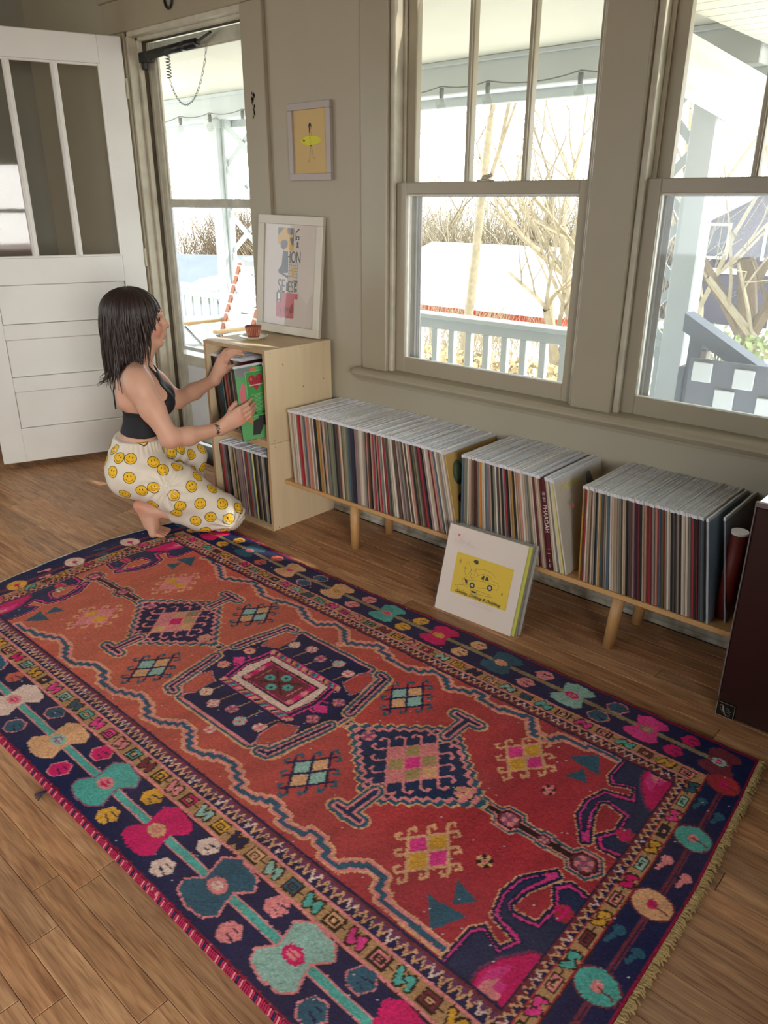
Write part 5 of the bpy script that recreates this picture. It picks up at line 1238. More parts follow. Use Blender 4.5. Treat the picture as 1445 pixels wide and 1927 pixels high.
def project_print(bvh, M_, polys, off, pr, mt):
    pr.mi = mt
    for pts in polys:
        out = []
        for x, y in pts:
            o_ = M_ @ Vector((x, y, .03)); d_ = (M_.to_3x3() @ Vector((0, 0, -1))); h = bvh.ray_cast(o_, d_, .07)
            if h[0] is None: break
            out.append(h[0] + h[1] * off)
        else: pr.add(out, [tuple(range(len(out)))])

def build_person():
    bme, H = build_body(); per = link('person', bme)
    tag(per, 'dark-haired woman in smiley-print trousers kneeling at the cubes and pulling out a record', 'person')
    top = link('crop_top', build_top(), per); pme = build_pants(); pants = link('trousers', pme, per)
    # neck straps
    q = MB()
    for s in (-1, 1):
        q.tube([tuple(toW(np.array(x_))) for x_ in ((.088, s * .040, .668), (.076, s * .050, .705), (.050, s * .056, .738), (.012, s * .056, .772), (-.030, s * .036, .768), (-.052, s * .012, .745))], [.0075, .006, .0042, .0036, .0034, .0034], 8)
    q.tube([tuple(toW(np.array(x_))) for x_ in ((-.052, .012, .745), (-.078, .020, .700), (-.096, .050, .640), (-.094, .072, .570))], .0032, 6)
    q.tube([tuple(toW(np.array(x_))) for x_ in ((-.052, -.012, .745), (-.078, -.020, .700), (-.096, -.050, .640), (-.094, -.072, .570))], .0032, 6)
    q.obj('strap', mat('black_jersey', (24, 24, 30)), top, True)
    q = MB(); ch_ = [(.062 * math.cos(t) + .008, .062 * math.sin(t), .742 - .030 * max(0, math.cos(t)) + .012 * (1 - math.cos(t))) for t in [k * 2 * math.pi / 40 for k in range(41)]]
    q.tube([tuple(toW(np.array(x_))) for x_ in ch_], .0012, 5, False); q.obj('necklace', mat('gold_chain', (200, 160, 90), .3, metal=1), per)
    # eyes
    for s in (-1, 1):
        q = MB(); m_ = MB(); n1, n2 = 14, 10; cc = toW(np.array((.1000, s * .031, .911)))
        v = []; f = []
        for i in range(n2 + 1):
            a = math.pi * i / n2
            for j in range(n1): b = 2 * math.pi * j / n1; v.append(tuple(cc + .0118 * (math.cos(a) * FW + math.sin(a) * (math.cos(b) * RT + math.sin(b) * np.array([0, 0, 1.])))))
        for i in range(n2):
            for j in range(n1): q.mi = 2 if i < 1 else (1 if i < 3 else 0); q.add([v[i * n1 + j], v[i * n1 + (j + 1) % n1], v[(i + 1) * n1 + (j + 1) % n1], v[(i + 1) * n1 + j]], [(0, 1, 2, 3)])
        q.obj('eye', [mat('eye_white', (226, 220, 214), .2), mat('iris_brown', (92, 58, 36), .2), mat('pupil', (10, 10, 10), .1)], per, True)
        q = MB()
        for k in range(7): t = -1 + k / 3; q.tube([tuple(toW(np.array(x_))) for x_ in ((.1110, s * (.031 + t * .009), .9165 - .002 * t * t), (.1150, s * (.032 + t * .010), .9150))], [.0006, .0003], 4)
        q.obj('eyelashes', mat('lash', (20, 16, 14), .7), per)
    # finger nails on the right hand
    # smiley faces printed on the trousers
    pb = BVHTree.FromPolygons([v.co for v in pme.vertices], [tuple(p_.vertices) for p_ in pme.polygons]); bb = BVHTree.FromPolygons([v.co for v in bme.vertices], [tuple(p_.vertices) for p_ in bme.polygons])
    spots = []; rg = random.Random(14)
    seeds = [(82, 248), (128, 330), (243, 338), (475, 372), (660, 282), (755, 240), (852, 295), (963, 235), (572, 448), (712, 425), (232, 530), (62, 472), (360, 172), (800, 450), (920, 515), (355, 665), (475, 632), (635, 620), (680, 712), (860, 615), (1065, 640), (185, 695), (470, 795), (745, 815), (705, 890), (945, 790), (985, 865), (1170, 790), (1335, 830), (1050, 925), (900, 962), (1125, 995), (1240, 945), (1340, 975), (335, 400)]
    for a, b in seeds:
        px, py = 200 + a / 5.352, 800 + b / 5.352
        d_ = (_f + _r2 * ((px - 722.5) / 1444.07) - _u2 * ((py - 963.5) / 1444.07)).normalized()
        h = pb.ray_cast(CAMP, d_)
        if h[0] is not None and (lambda l_: math.hypot(l_[0] - .075, l_[2] - .26) > .034 and math.hypot(l_[0] - .34, l_[2] - .05) > .028)(toL(np.array(h[0]))) and all((h[0] - s_[0]).length > .047 for s_ in spots): spots.append((h[0], h[1]))
    vv = np.array([tuple(v.co) for v in pme.vertices])
    for k in range(1500):
        i = rg.randrange(len(vv)); c_ = Vector(vv[i])
        if min((c_ - s_[0]).length for s_ in spots) > .066 and c_.z > .02 and math.hypot(toL(np.array(c_))[0] - .075, c_.z - .26) > .05:
            nrm = pme.vertices[i].normal
            if abs(nrm.z) < .8 and c_.z < .40: spots.append((c_, nrm.copy()))
    y_ = mat('smiley_yellow', (240, 190, 36), .8); ok_ = mat('smiley_ink', (60, 44, 20), .8)
    q = MB()
    for c_, n_ in spots:
        n_ = n_.normalized(); upv = Vector((rg.uniform(-.35, .35), rg.uniform(-.35, .35), 1)); upv = (upv - n_ * upv.dot(n_)).normalized(); xv = upv.cross(n_).normalized()
        M_ = Matrix((xv, upv, n_)).transposed().to_4x4(); M_.translation = c_; R = .0235
        def ringp(r, x=0, y=0, n=20, ry=None): return [(x + r * math.cos(2 * math.pi * k / n), y + (ry or r) * math.sin(2 * math.pi * k / n)) for k in range(n)]
        ou = [];  wd = []; N_ = 24
        def quads(r0, r1, n=24, a0=0, a1=2 * math.pi): return [[(r0 * math.cos(a0 + (a1 - a0) * k / n), r0 * math.sin(a0 + (a1 - a0) * k / n)), (r1 * math.cos(a0 + (a1 - a0) * k / n), r1 * math.sin(a0 + (a1 - a0) * k / n)), (r1 * math.cos(a0 + (a1 - a0) * (k + 1) / n), r1 * math.sin(a0 + (a1 - a0) * (k + 1) / n)), (r0 * math.cos(a0 + (a1 - a0) * (k + 1) / n), r0 * math.sin(a0 + (a1 - a0) * (k + 1) / n))] for k in range(n)]
        for r0, r1 in ((0.0001, R * .33), (R * .33, R * .66), (R * .66, R)): project_print(pb, M_, quads(r0, r1, 18), .0007, q, 0)
        project_print(pb, M_, quads(R * .96, R * 1.07), .0009, q, 1)
        project_print(pb, M_, quads(R * .60, R * .68, 10, math.pi * 1.12, math.pi * 1.88), .0010, q, 1)
        project_print(pb, M_, [ringp(R * .09, -R * .28, R * .25, 8, R * .19), ringp(R * .09, R * .28, R * .25, 8, R * .19)], .0010, q, 1)
    o = q.obj('smiley_print', [y_, ok_], pants); o['kind'] = 'stuff'
    # wrist tattoo, nails
    q = MB(); wr = H['wr']; el = np.array((.112, .238, .480)); axv = Vector(toW(wr) - toW(el)).normalized(); cen = Vector(toW(wr + (el - wr) * .10))
    vdir = (CAMP - cen).normalized(); n_ = (vdir - axv * vdir.dot(axv)).normalized(); xv = axv.cross(n_).normalized(); M_ = Matrix((axv, xv, n_)).transposed().to_4x4(); M_.translation = cen
    rg = random.Random(4); L_ = []
    for k in range(26):
        x, y = rg.gauss(0, .005), rg.uniform(-.018, .018); a = rg.uniform(0, 3.14); l_ = rg.uniform(.004, .008); w_ = rg.uniform(.0008, .0018); dx_, dy_ = math.cos(a), math.sin(a)
        L_.append([(x - dx_ * l_ - dy_ * w_, y - dy_ * l_ + dx_ * w_), (x + dx_ * l_ - dy_ * w_, y + dy_ * l_ + dx_ * w_), (x + dx_ * l_ + dy_ * w_, y + dy_ * l_ - dx_ * w_), (x - dx_ * l_ + dy_ * w_, y - dy_ * l_ - dx_ * w_)])
    project_print(bb, M_, L_, .0005, q, 0); q.obj('wrist_tattoo', mat('tattoo_ink', (62, 58, 60), .6), per)
    q = MB()
    for fpts in H['f']:
        tip = Vector(toW(fpts[-1])); dv = (tip - Vector(toW(fpts[-2]))).normalized(); nn = (CAMP - tip).normalized(); nn = (nn - dv * nn.dot(dv)).normalized(); sx_ = dv.cross(nn)
        M_ = Matrix((dv, sx_, nn)).transposed().to_4x4(); M_.translation = tip
        project_print(bb, M_, [[(-.004 + .0055 * math.cos(t), .0042 * math.sin(t)) for t in [k * .628 for k in range(10)]]], .0005, q, 0)
    q.obj('fingernails', mat('nail', (236, 200, 190), .25), per)
    # ---- hair: cap and curtain underneath, many tapered locks over it
    F = Field([-.17, -.16, .60], [.16, .16, 1.06], .005); F.ell((.006, 0, .948), (.106, .090, .090), .02); F.ell((-.030, 0, .90), (.072, .088, .085), .03)
    F.cone((-.045, 0, .87), (-.048, 0, .72), .058, .036, .03)
    for s in (-1, 1): F.cone((-.010, s * .062, .91), (-.016, s * .060, .76), .036, .026, .03)
    F.ell((.105, 0, .895), (.050, .060, .072), .006, 's')
    V, Q = nets(F); V = relax(V, Q, 2, .4)
    hm = mat('dark_brown_hair', (52, 34, 27), .42, .45, 3, .3, spec=.5, vscale=(40, 40, 2), rnd=.0)
    cap = link('hair', skinmesh('hair', V, Q, [hm]), per)
    q = MB(); rg = random.Random(31)
    def lock(phi, r0, kind, ln=None):
        cphi, sphi = math.cos(phi), math.sin(phi)
        R1, R2, cz = .114 + r0, .097 + r0, .946
        pts = []
        tilt0 = rg.uniform(.05, .35)
        for k in range(7):
            th = tilt0 + (math.pi / 2 - tilt0) * k / 6
            pts.append((.004 + R1 * math.sin(th) * cphi, R2 * math.sin(th) * sphi, cz + (.094 + r0) * math.cos(th)))
        x, y, z = pts[-1]; sway = rg.uniform(-.016, .016); wv = rg.uniform(.001, .0065); ph0 = rg.uniform(0, 6)
        if kind == 'fringe':
            zb = ln; n = 4
            for k in range(1, n + 1): t = k / n; pts.append((x + .003 * math.sin(t * 1.6) + sway * t * .3, y * (1 - .06 * t) + sway * t * .6, z + (zb - z) * t))
        else:
            n = 9; zb = ln; gx = -.040 if cphi < .3 else .02
            for k in range(1, n + 1):
                t = k / n; pull = t * t * .06
                xx = x * (1 - pull) + gx * pull + sway * t; yy = y * (1 - pull * (1.1 if cphi < .2 else .4)) + rg.uniform(-.0012, .0012) + sway * t * .6
                zz = z + (zb - z) * t
                bx = -.106 - .006 if cphi < -.5 else None
                if zz < .785 and 1.1 < abs(phi) < 2.3: yy += math.copysign(.022 * (.785 - zz) / .05, yy)
                pts.append((xx + wv * math.sin(t * 6 + ph0), yy + wv * .8 * math.sin(t * 7 + ph0 * 2), zz))
        w_ = rg.uniform(.0024, .0056); m_ = len(pts)
        rs_ = [w_ * (.35 + .65 * min(1, k / 3)) * (1 if k < m_ * .6 else max(.10, 1 - ((k - m_ * .6) / (m_ * .4)) ** 1.5)) for k in range(m_)]
        q.tube([tuple(toW(np.array(a))) for a in pts], rs_, 5, True, .55)
    for k in range(760):
        phi = rg.uniform(-math.pi, math.pi); r0 = rg.uniform(-.004, .007); a = abs(phi)
        if a < .38: lock(phi, r0 * .5, 'fringe', rg.uniform(.936, .958))
        elif a < .66: lock(phi, r0, 'fringe', rg.uniform(.912, .938))
        elif a < .98: lock(phi, r0, 'fringe', rg.uniform(.870, .905))
        elif a < 1.30: lock(phi, r0, 'side', rg.uniform(.80, .86) if rg.random() < .6 else rg.uniform(.73, .78))
        elif a < 2.2: lock(phi, r0, 'side', rg.uniform(.735, .785))
        else: lock(phi, r0, 'side', rg.uniform(.635, .730))
    for k in range(10):      # a few flyaway ends
        a0 = rg.uniform(2.0, 2.9); zb = rg.uniform(.66, .70); s = rg.choice((1, 1, -1))
        q.tube([tuple(toW(np.array(x_))) for x_ in ((-.095, s * .03, .76), (-.105, s * .035, .72), (-.118 - rg.uniform(0, .02), s * .04, zb), (-.14 - rg.uniform(0, .02), s * .05, zb - .004 + rg.uniform(-.01, .01)))], [.003, .0026, .0018, .0006], 5)
    o = q.obj('hair_locks', hm, cap, True); o['kind'] = 'stuff'
    return per
build_person()
# ---------------------------------------------------------------- porch
pwhite = mat('porch_paint', (200, 206, 206), .55, .06, 5, .2)
pceil = mat('porch_ceiling_paint', (206, 204, 190), .6, .04, 4)
pg = mat('porch_floor_paint', (196, 202, 204), .6, .15, 8, .2)
q = MB(); q.box(-6.0, .14, -.10, 1.15, 1.75, -.04); struct(q.obj('porch_floor', pg))
pf = bpy.data.objects['porch_floor']
q = MB(); q.box(0, .0, 0, .118, 1.6, .012, .003); bm_ = q.mesh('deck_board', [pg])
for k in range(58): o = link('deck_board', bm_, pf); o.location = (-5.8 + k * .12, .15, -.04)
q = MB(); q.box(-6.0, .12, 2.10, 1.7, 1.85, 2.16); struct(q.obj('porch_ceiling', pceil))  # right end carried on unseen over the soffit, added to block stray sun
q = MB(); q.box(-6.0, 1.55, 1.93, 1.10, 1.68, 2.10, .006); q.box(-6.0, 1.53, 2.075, 1.10, 1.55, 2.10, .004); q.box(-6.0, 1.68, 1.88, 1.2, 1.72, 2.2, .004); struct(q.obj('porch_beam', pwhite))
q = MB()
q.prism([(.36, 1.915), (1.70, 1.83), (1.70, 1.685), (.36, 1.83)], 'x', 1.00, 1.10); q.prism([(.36, 1.94), (1.75, 1.855), (1.75, 1.81), (.36, 1.895)], 'x', 1.09, 1.15)
struct(q.obj('porch_end_beam', pceil, recalc=True))
q = MB(); q.box(1.12, .12, 2.00, 3.6, 1.9, 2.04); sof = struct(q.obj('soffit', pceil))
q = MB(); q.box(0, 0, 0, 2.45, .108, .012, .003); sb = q.mesh('soffit_board', [pceil])
for k in range(16): o = link('soffit_board', sb, sof); o.location = (1.14, .13 + k * .112, 1.985)
def post(x, y, label):
    p = thing('porch_post', label, 'post', (x, y, -.03))
    q = MB(); q.box(-.06, -.06, 0, .06, .06, 1.97, .006); q.obj('shaft', pwhite, p)
    q = MB(); q.box(-.072, -.072, 0, .072, .072, .10, .006); q.obj('base', pwhite, p)
    q = MB(); q.box(-.072, -.072, 1.90, .072, .072, 1.965, .006); q.obj('cap', pwhite, p); return p
post(.915, 1.55, 'white porch post at the corner seen through the right window')
post(-2.86, 1.60, 'white porch post seen through the storm door glass')
def lattice(x0, x1, y, label):
    p = thing('lattice_trellis', label, 'trellis', (x0, y, 0))
    q = MB(); q.box(0, -.02, .62, .03, .02, 1.93, .002); q.obj('upright', pwhite, p)
    w_ = x1 - x0; n = 4; h = (1.92 - .66) / n
    for k in range(n):
        for s in (0, 1):
            a = (0, .66 + h * k); b = (w_, .66 + h * (k + 1))
            if s: a, b = (0, b[1]), (w_, a[1])
            d = Vector((b[0] - a[0], 0, b[1] - a[1])); nrm = Vector((-d.z, 0, d.x)).normalized() * .020; yy = -.012 if s else .003
            v = [Vector((a[0], yy, a[1])) + nrm, Vector((a[0], yy, a[1])) - nrm, Vector((b[0], yy, b[1])) - nrm, Vector((b[0], yy, b[1])) + nrm]
            v += [x + Vector((0, .010, 0)) for x in v]
            q = MB(); q.add(v, [(0, 1, 2, 3), (7, 6, 5, 4), (0, 4, 5, 1), (1, 5, 6, 2), (2, 6, 7, 3), (3, 7, 4, 0)]); q.obj('slat', pwhite, p)
    return p
lattice(.57, .86, 1.58, 'white diagonal lattice beside the corner porch post')
lattice(-2.80, -2.36, 1.60, 'white crossed lattice right of the post behind the storm door')
def railing(x0, x1, y, label, n):
    p = thing('porch_railing', label, 'railing', (x0, y, 0)); L_ = x1 - x0
    q = MB(); q.box(0, -.055, .665, L_, .055, .695, .005); q.obj('top_rail', pwhite, p)
    q = MB(); q.box(0, -.02, .600, L_, .02, .665, .003); q.obj('sub_rail', pwhite, p)
    q = MB(); q.box(0, -.02, .04, L_, .02, .09, .003); q.obj('bottom_rail', pwhite, p)
    q = MB(); q.box(-.021, -.02, .09, .021, .02, .60, .003); me = q.mesh('baluster', [pwhite])
    for k in range(n): o = link('baluster', me, p); o.location = (.04 + (L_ - .08) * k / (n - 1), 0, 0)
railing(-2.34, .56, 1.60, 'white porch railing with square balusters behind the left window', 22)
railing(.56, .855, 1.60, 'short white railing bay left of the corner porch post', 3)
railing(-4.1, -2.93, 1.60, 'white porch railing seen through the storm door glass', 10)
# string lights under the beam
sl_ = thing('string_lights', 'string of clear bulbs hung along the porch beam', 'string lights', (0, 1.5, 1.95))
cable = []; bulbs = [-4.9, -4.0, -3.20, -2.82, -2.43, -1.9, -1.25, -.62, -.30, .26, .83]
for a, b_ in zip(bulbs[:-1], bulbs[1:]):
    for k in range(6): t = k / 6; cable.append((a + (b_ - a) * t, 0, .02 - .05 * (1 - (2 * t - 1) ** 2) * (b_ - a)))
q = MB(); q.tube(cable, .0035, 5); q.obj('cable', mat('grey_cable', (120, 122, 122), .6), sl_)
bq = MB(); bq.lathe([(.006, -.035), (.02, -.05), (.029, -.072), (.024, -.094), (.010, -.105)], 16); bmesh_ = bq.mesh('bulb', [glassmat('bulb_glass', (.9, .9, .88))], True)
sq = MB(); sq.lathe([(.012, .012), (.014, -.01), (.012, -.04), (.008, -.042)], 12); smesh = sq.mesh('socket', [mat('grey_socket', (120, 122, 120), .6)], True)
for a in bulbs: o = link('socket', smesh, sl_); o.location = (a, 0, 0); b_ = link('bulb', bmesh_, sl_); b_.location = (a, 0, 0)
# ---------------------------------------------------------------- porch chairs
strap = mat('white_webbing', (232, 232, 228), .7); red = mat('red_webbing', (186, 112, 84), .7); pole = mat('white_tube', (226, 228, 228), .35, metal=.1)
lc = thing('folding_lawn_chair', 'folding lawn chair with white webbing and red side straps on the porch', 'chair', (-2.10, 1.15, -.03), -.15)
for nm, pts in (('back_frame', [(-.24, -.12, .38), (-.24, .12, .96), (-.20, .14, 1.0), (.20, .14, 1.0), (.24, .12, .96), (.24, -.12, .38)]),
                ('seat_frame', [(-.24, .05, .36), (-.24, -.40, .42), (.24, -.40, .42), (.24, .05, .36), (-.24, .05, .36)]),
                ('leg', [(-.25, .10, .02), (-.25, -.36, .55), (-.25, .0, .58)]), ('leg', [(.25, .10, .02), (.25, -.36, .55), (.25, .0, .58)]),
                ('leg', [(-.25, -.34, .02), (-.25, -.05, .42)]), ('leg', [(.25, -.34, .02), (.25, -.05, .42)])):
    q = MB(); q.tube(pts, .012, 8); q.obj(nm, pole, lc, True)
for k in range(8):
    q = MB(); t = k / 8; z = .45 + t * .52; y = -.09 + t * .21; q.box(-.24, y - .005, z, .24, y, z + .05); q.obj('strap', strap, lc)
for k in range(6): q = MB(); t = k / 6; q.box(-.24, -.38 + t * .40, .405 - t * .04, .24, -.33 + t * .40, .409 - t * .04); q.obj('strap', strap, lc)
for s in (-.225, .18): q = MB(); q.prism([(-.122, .42), (-.117, .40), (.103, .96), (.098, .97)], 'x', s, s + .045); q.obj('side_strap', red, lc, recalc=True)
q = MB(); q.box(-.27, -.38, .56, -.22, .0, .58, .004); q.obj('armrest', mat('pale_wood_arm', (206, 170, 120), .6), lc)
q = MB(); q.box(.22, -.38, .56, .27, .0, .58, .004); q.obj('armrest', mat('pale_wood_arm', (206, 170, 120), .6), lc)
hc = thing('hoop_chair', 'white metal garden chair with a hoop back on the porch', 'chair', (-2.62, .55, -.03), .4)
q = MB(); q.tube([(-.20, .18, .40)] + [(-.20 * math.cos(t), .20, .40 + .36 * math.sin(t) ** .6 if t > 0 else .40) for t in [k * math.pi / 16 for k in range(1, 16)]] + [(.20, .18, .40)], .011, 8); q.obj('hoop_back', pole, hc, True)
q = MB(); q.lathe([(.23, .39), (.235, .40), (.23, .41), (.02, .405)], 28); q.obj('seat', pole, hc)
for a, b_ in ((-1, -1), (-1, 1), (1, -1), (1, 1)): q = MB(); q.tube([(.15 * a, .15 * b_, .40), (.20 * a, .20 * b_, .02)], .010, 8); q.obj('leg', pole, hc)
pt = thing('bistro_table', 'small round white metal table beside the hoop chair on the porch', 'table', (-2.05, .42, -.03))
q = MB(); q.lathe([(.24, .44), (.25, .45), (.24, .46), (.02, .458)], 28); q.obj('tabletop', pole, pt)
for k in range(3): t = k * 2.1; q = MB(); q.tube([(.05 * math.cos(t), .05 * math.sin(t), .44), (.20 * math.cos(t), .20 * math.sin(t), .02)], .010, 8); q.obj('leg', pole, pt)
# ---------------------------------------------------------------- stair rail and steps outside the right window
grey = mat('grey_stair_paint', (118, 120, 128), .6, .15, 10, .2)
sr = thing('stair_handrail', 'grey sloping stair handrail outside the right window', 'handrail', (1.15, 1.2, 0))
q = MB(); q.box(-.03, -.035, -.2, .03, .035, .84, .004); q.obj('newel_post', grey, sr)
q = MB(); q.prism([(-.06, .90), (1.1, .26), (1.1, .19), (-.06, .82)], 'y', -.05, .05); q.obj('rail', grey, sr, recalc=True)
q = MB(); q.box(-.055, -.05, .46, -.03, .05, .66, .004); q.obj('bracket', grey, sr)
q = MB(); q.box(.02, -.03, -.9, .055, .03, .74, .003); q.obj('inner_post', mat('tan_post', (190, 176, 160), .6), sr)
q = MB(); q.tube([(.24 + .13 * math.cos(t), 0, .44 + .15 * math.sin(t)) for t in [k * math.pi / 10 for k in range(11)]], .018, 8); q.box(.355, -.015, 0, .385, .015, .50); q.box(.095, -.015, 0, .125, .015, .44); q.obj('arched_slat', grey, sr)
cloth = mat('white_lattice_tile', (226, 228, 228), .6)
lp = thing('lattice_skirt', 'grey and white chequered lattice beside the stairs', 'lattice', (1.17, 1.08, 0))
q = MB(); q.box(0, 0, -.6, 1.0, .012, .72, .002); q.obj('backing', grey, lp)
q = MB(); q.box(0, -.012, 0, .085, 0, .085, .003); tm = q.mesh('tile', [cloth])
for i in range(7):
    for j in range(6):
        if (i + j) % 2 == 0: o = link('tile', tm, lp); o.location = (.02 + i * .09 + j * .02, 0, .62 - j * .105 - i * .004)
q = MB(); q.prism([(1.2, -.05), (1.3, .1), (1.35, .1), (1.35, -.05)], 'y', .3, .4)
# ---------------------------------------------------------------- yard, trees and houses
gr = mat('pale_winter_ground', (236, 230, 214), .9, .25, .6, .0)
v = []; f = []; nx, ny = 60, 40; tr = random.Random(9)
for j in range(ny):
    for i in range(nx):
        x = -75 + i * 105 / (nx - 1); y = 1.9 + (j / (ny - 1)) ** 1.6 * 75
        z = -1.0 - min(y, 20) * .05 - max(0, min(-14 - x, 14)) * .11 * min(1, y / 10) + max(0, y - 24) * .13 + .10 * math.sin(x * .4) * math.cos(y * .3)
        if y < 2.2: z = -.9
        v.append((x, y, z))
for j in range(ny - 1):
    for i in range(nx - 1): a = j * nx + i; f.append((a, a + 1, a + nx + 1, a + nx))
q = MB(); q.add(v, f); struct(q.obj('ground', gr, None, True))
def gz(x, y): return -1.0 - min(y, 20) * .05 - max(0, min(-14 - x, 14)) * .11 * min(1, y / 10) + max(0, y - 24) * .13 + .10 * math.sin(x * .4) * math.cos(y * .3)
bark = mat('pale_bark', (150, 138, 112), .9, .3, 12, .4); bark2 = mat('brown_bark', (104, 88, 66), .9, .3, 12, .4)
def grow(q, p, d, L_, r, dep, rg, spread):
    n = 3; pts = [p]; rs = [r]; dd = d.copy()
    for k in range(n):
        dd = (dd + Vector((rg.uniform(-1, 1), rg.uniform(-1, 1), rg.uniform(-.4, .9))) * .16).normalized(); p = p + dd * (L_ / n); pts.append(p); rs.append(r * (1 - .35 * (k + 1) / n))
    q[min(dep, 1)].tube(pts, rs, 6 if dep == 0 else (4 if dep < 2 else 3), False)
    if dep >= 5: return
    for k in range(rg.choice((2, 3, 3)) + (1 if dep == 0 else 0)):
        nd = (dd + Vector((rg.uniform(-1, 1), rg.uniform(-1, 1), rg.uniform(-.25, .7))) * spread).normalized(); i = rg.choice((1, 2, 3, 3))
        grow(q, pts[i], nd, L_ * rg.uniform(.58, .82), rs[i] * .62, dep + 1, rg, spread)
def tree(x, y, h, r, seed, label, mt=None, spread=.75, zoff=0):
    mt = mt or bark; rg = random.Random(seed); t = thing('bare_tree', label, 'tree', (x, y, gz(x, y) + zoff - .15), 0, 'bare trees beyond the porch'); q = [MB(), MB()]
    grow(q, Vector((0, 0, 0)), Vector((rg.uniform(-.1, .1), 0, 1)), h, r, 0, rg, spread)
    q[0].obj('trunk', mt, t, True); o = q[1].obj('branches', mt, t); o['kind'] = 'stuff'
tree(-5.9, 9.0, 4.2, .09, 1, 'thin straight bare tree left of centre behind the left window', bark, .4)
tree(-2.9, 7.0, 1.9, .15, 2, 'many-stemmed bare tree at the right edge of the left window', bark, .85)
tree(-3.3, 8.6, 2.1, .10, 3, 'pale bare tree just behind the many-stemmed tree', bark, .9)
tree(-4.6, 11, 2.6, .12, 4, 'bare tree above the white roof behind the left window', bark, .9)
tree(-8.0, 23.5, 3.8, .16, 5, 'bare tree beyond the red shed at its right end', bark, .9)
tree(-13.8, 24.5, 3.8, .16, 6, 'bare tree beyond the red shed at its middle', bark, .9)
tree(-17.5, 22, 3.8, .16, 16, 'bare tree beyond the red shed at its left end', bark, .9)
tree(-1.85, 12, 2.2, .22, 7, 'thick leaning bare tree in the right window', bark2, .8)
tree(-.9, 10, 2.4, .12, 8, 'slim bare tree right of the thick leaning one', bark, .9)
tree(-3.9, 15, 3.2, .13, 9, 'bare tree in front of the purple house', bark, .9)
tree(.6, 9, 2.6, .14, 10, 'bare tree at the right edge of the right window', bark, .9)
tree(-22, 24, 4.0, .20, 11, 'bare brown tree on the hill behind the storm door', bark2, .9)
tree(-26, 27, 4.2, .20, 12, 'tall bare brown tree on the hill left of the others', bark2, .9)
tree(-30, 31, 4.2, .22, 13, 'bare tree at the crest of the hill behind the storm door', bark2, .9)
tree(-18.5, 18, 3.4, .18, 14, 'bare tree right of the porch post behind the storm door', bark, .9)
tree(-6.8, 15, 3.4, .12, 17, 'bare tree at the right end of the white roof', bark, 1.0)
def thicket(x0, x1, y0, y1, n, hmin, hmax, seed, label, mt):
    rg = random.Random(seed); t = thing('thicket', label, 'thicket', ((x0 + x1) / 2, y0, 0)); q = MB(); cx = (x0 + x1) / 2
    for k in range(n):
        x, y = rg.uniform(x0, x1), rg.uniform(y0, y1); z = gz(x, y) - .1; p = Vector((x - cx, y - y0, z)); d = Vector((rg.gauss(0, .35), rg.gauss(0, .2), 1)).normalized(); L_ = rg.uniform(hmin, hmax); pts = [p]
        for j in range(3): d = (d + Vector((rg.gauss(0, .3), rg.gauss(0, .2), rg.gauss(0, .15)))).normalized(); p = p + d * L_ / 3; pts.append(p)
        r = .006 * y0 / 6 * rg.uniform(.6, 1.3); q.tube(pts, [r, r * .8, r * .6, r * .3], 3, False)
    q.obj('twigs', mt, t)['kind'] = 'stuff'
thicket(-26, -6.5, 21, 27, 3200, 2.6, 4.6, 1, 'grey brown thicket of bare saplings beyond the red shed', bark)
thicket(-6.5, 6, 25, 30, 1800, 2.6, 4.6, 2, 'bare saplings behind the purple house', bark)
thicket(-44, -24, 28, 34, 2200, 2.4, 4.6, 3, 'brown thicket on the hill behind the storm door', bark2)
thicket(-6, -2.2, 5.0, 9, 700, .6, 1.7, 4, 'dry pale brush just beyond the porch railing', bark)
thicket(-12, -6, 9, 13, 700, .5, 1.5, 5, 'low dry brush in front of the red shed', bark)
hedge = mat('hedge_leaves', (132, 142, 88), .8, .4, 20)
dryl = mat('dry_leaves', (176, 156, 112), .8, .4, 20)
def hedge_(x0, x1, y, z0, z1, seed, label, hedge=hedge):
    rg = random.Random(seed); q = MB()
    for k in range(int((x1 - x0) * 650)):
        c = Vector((rg.uniform(x0, x1), y + rg.gauss(0, .25), z0 + (z1 - z0) * rg.random() ** .7)); a = Vector((rg.uniform(-1, 1), rg.uniform(-1, 1), rg.uniform(-1, 1))).normalized(); b_ = a.orthogonal().normalized(); s_ = rg.uniform(.03, .06)
        q.add([c + a * s_, c + b_ * s_ * .6, c - a * s_, c - b_ * s_ * .6], [(0, 1, 2, 3)])
    h = thing('hedge', label, 'hedge', (0, 0, 0)); o = q.obj('leaves', hedge, h); o['kind'] = 'stuff'
    q = MB()
    for k in range(int((x1 - x0) * 14)): xx = rg.uniform(x0, x1); q.tube([(xx, y + rg.gauss(0, .15), z0 - .3), (xx + rg.gauss(0, .1), y + rg.gauss(0, .15), z1 - .1)], .012, 4)
    o = q.obj('stems', bark2, h); o['kind'] = 'stuff'
hedge_(-1.1, 1.6, 6.2, -1.3, .10, 1, 'low evergreen hedge outside the right window')
hedge_(-6.0, -1.2, 5.2, -1.4, -.35, 2, 'straggly dry hedge behind the porch railing', dryl)
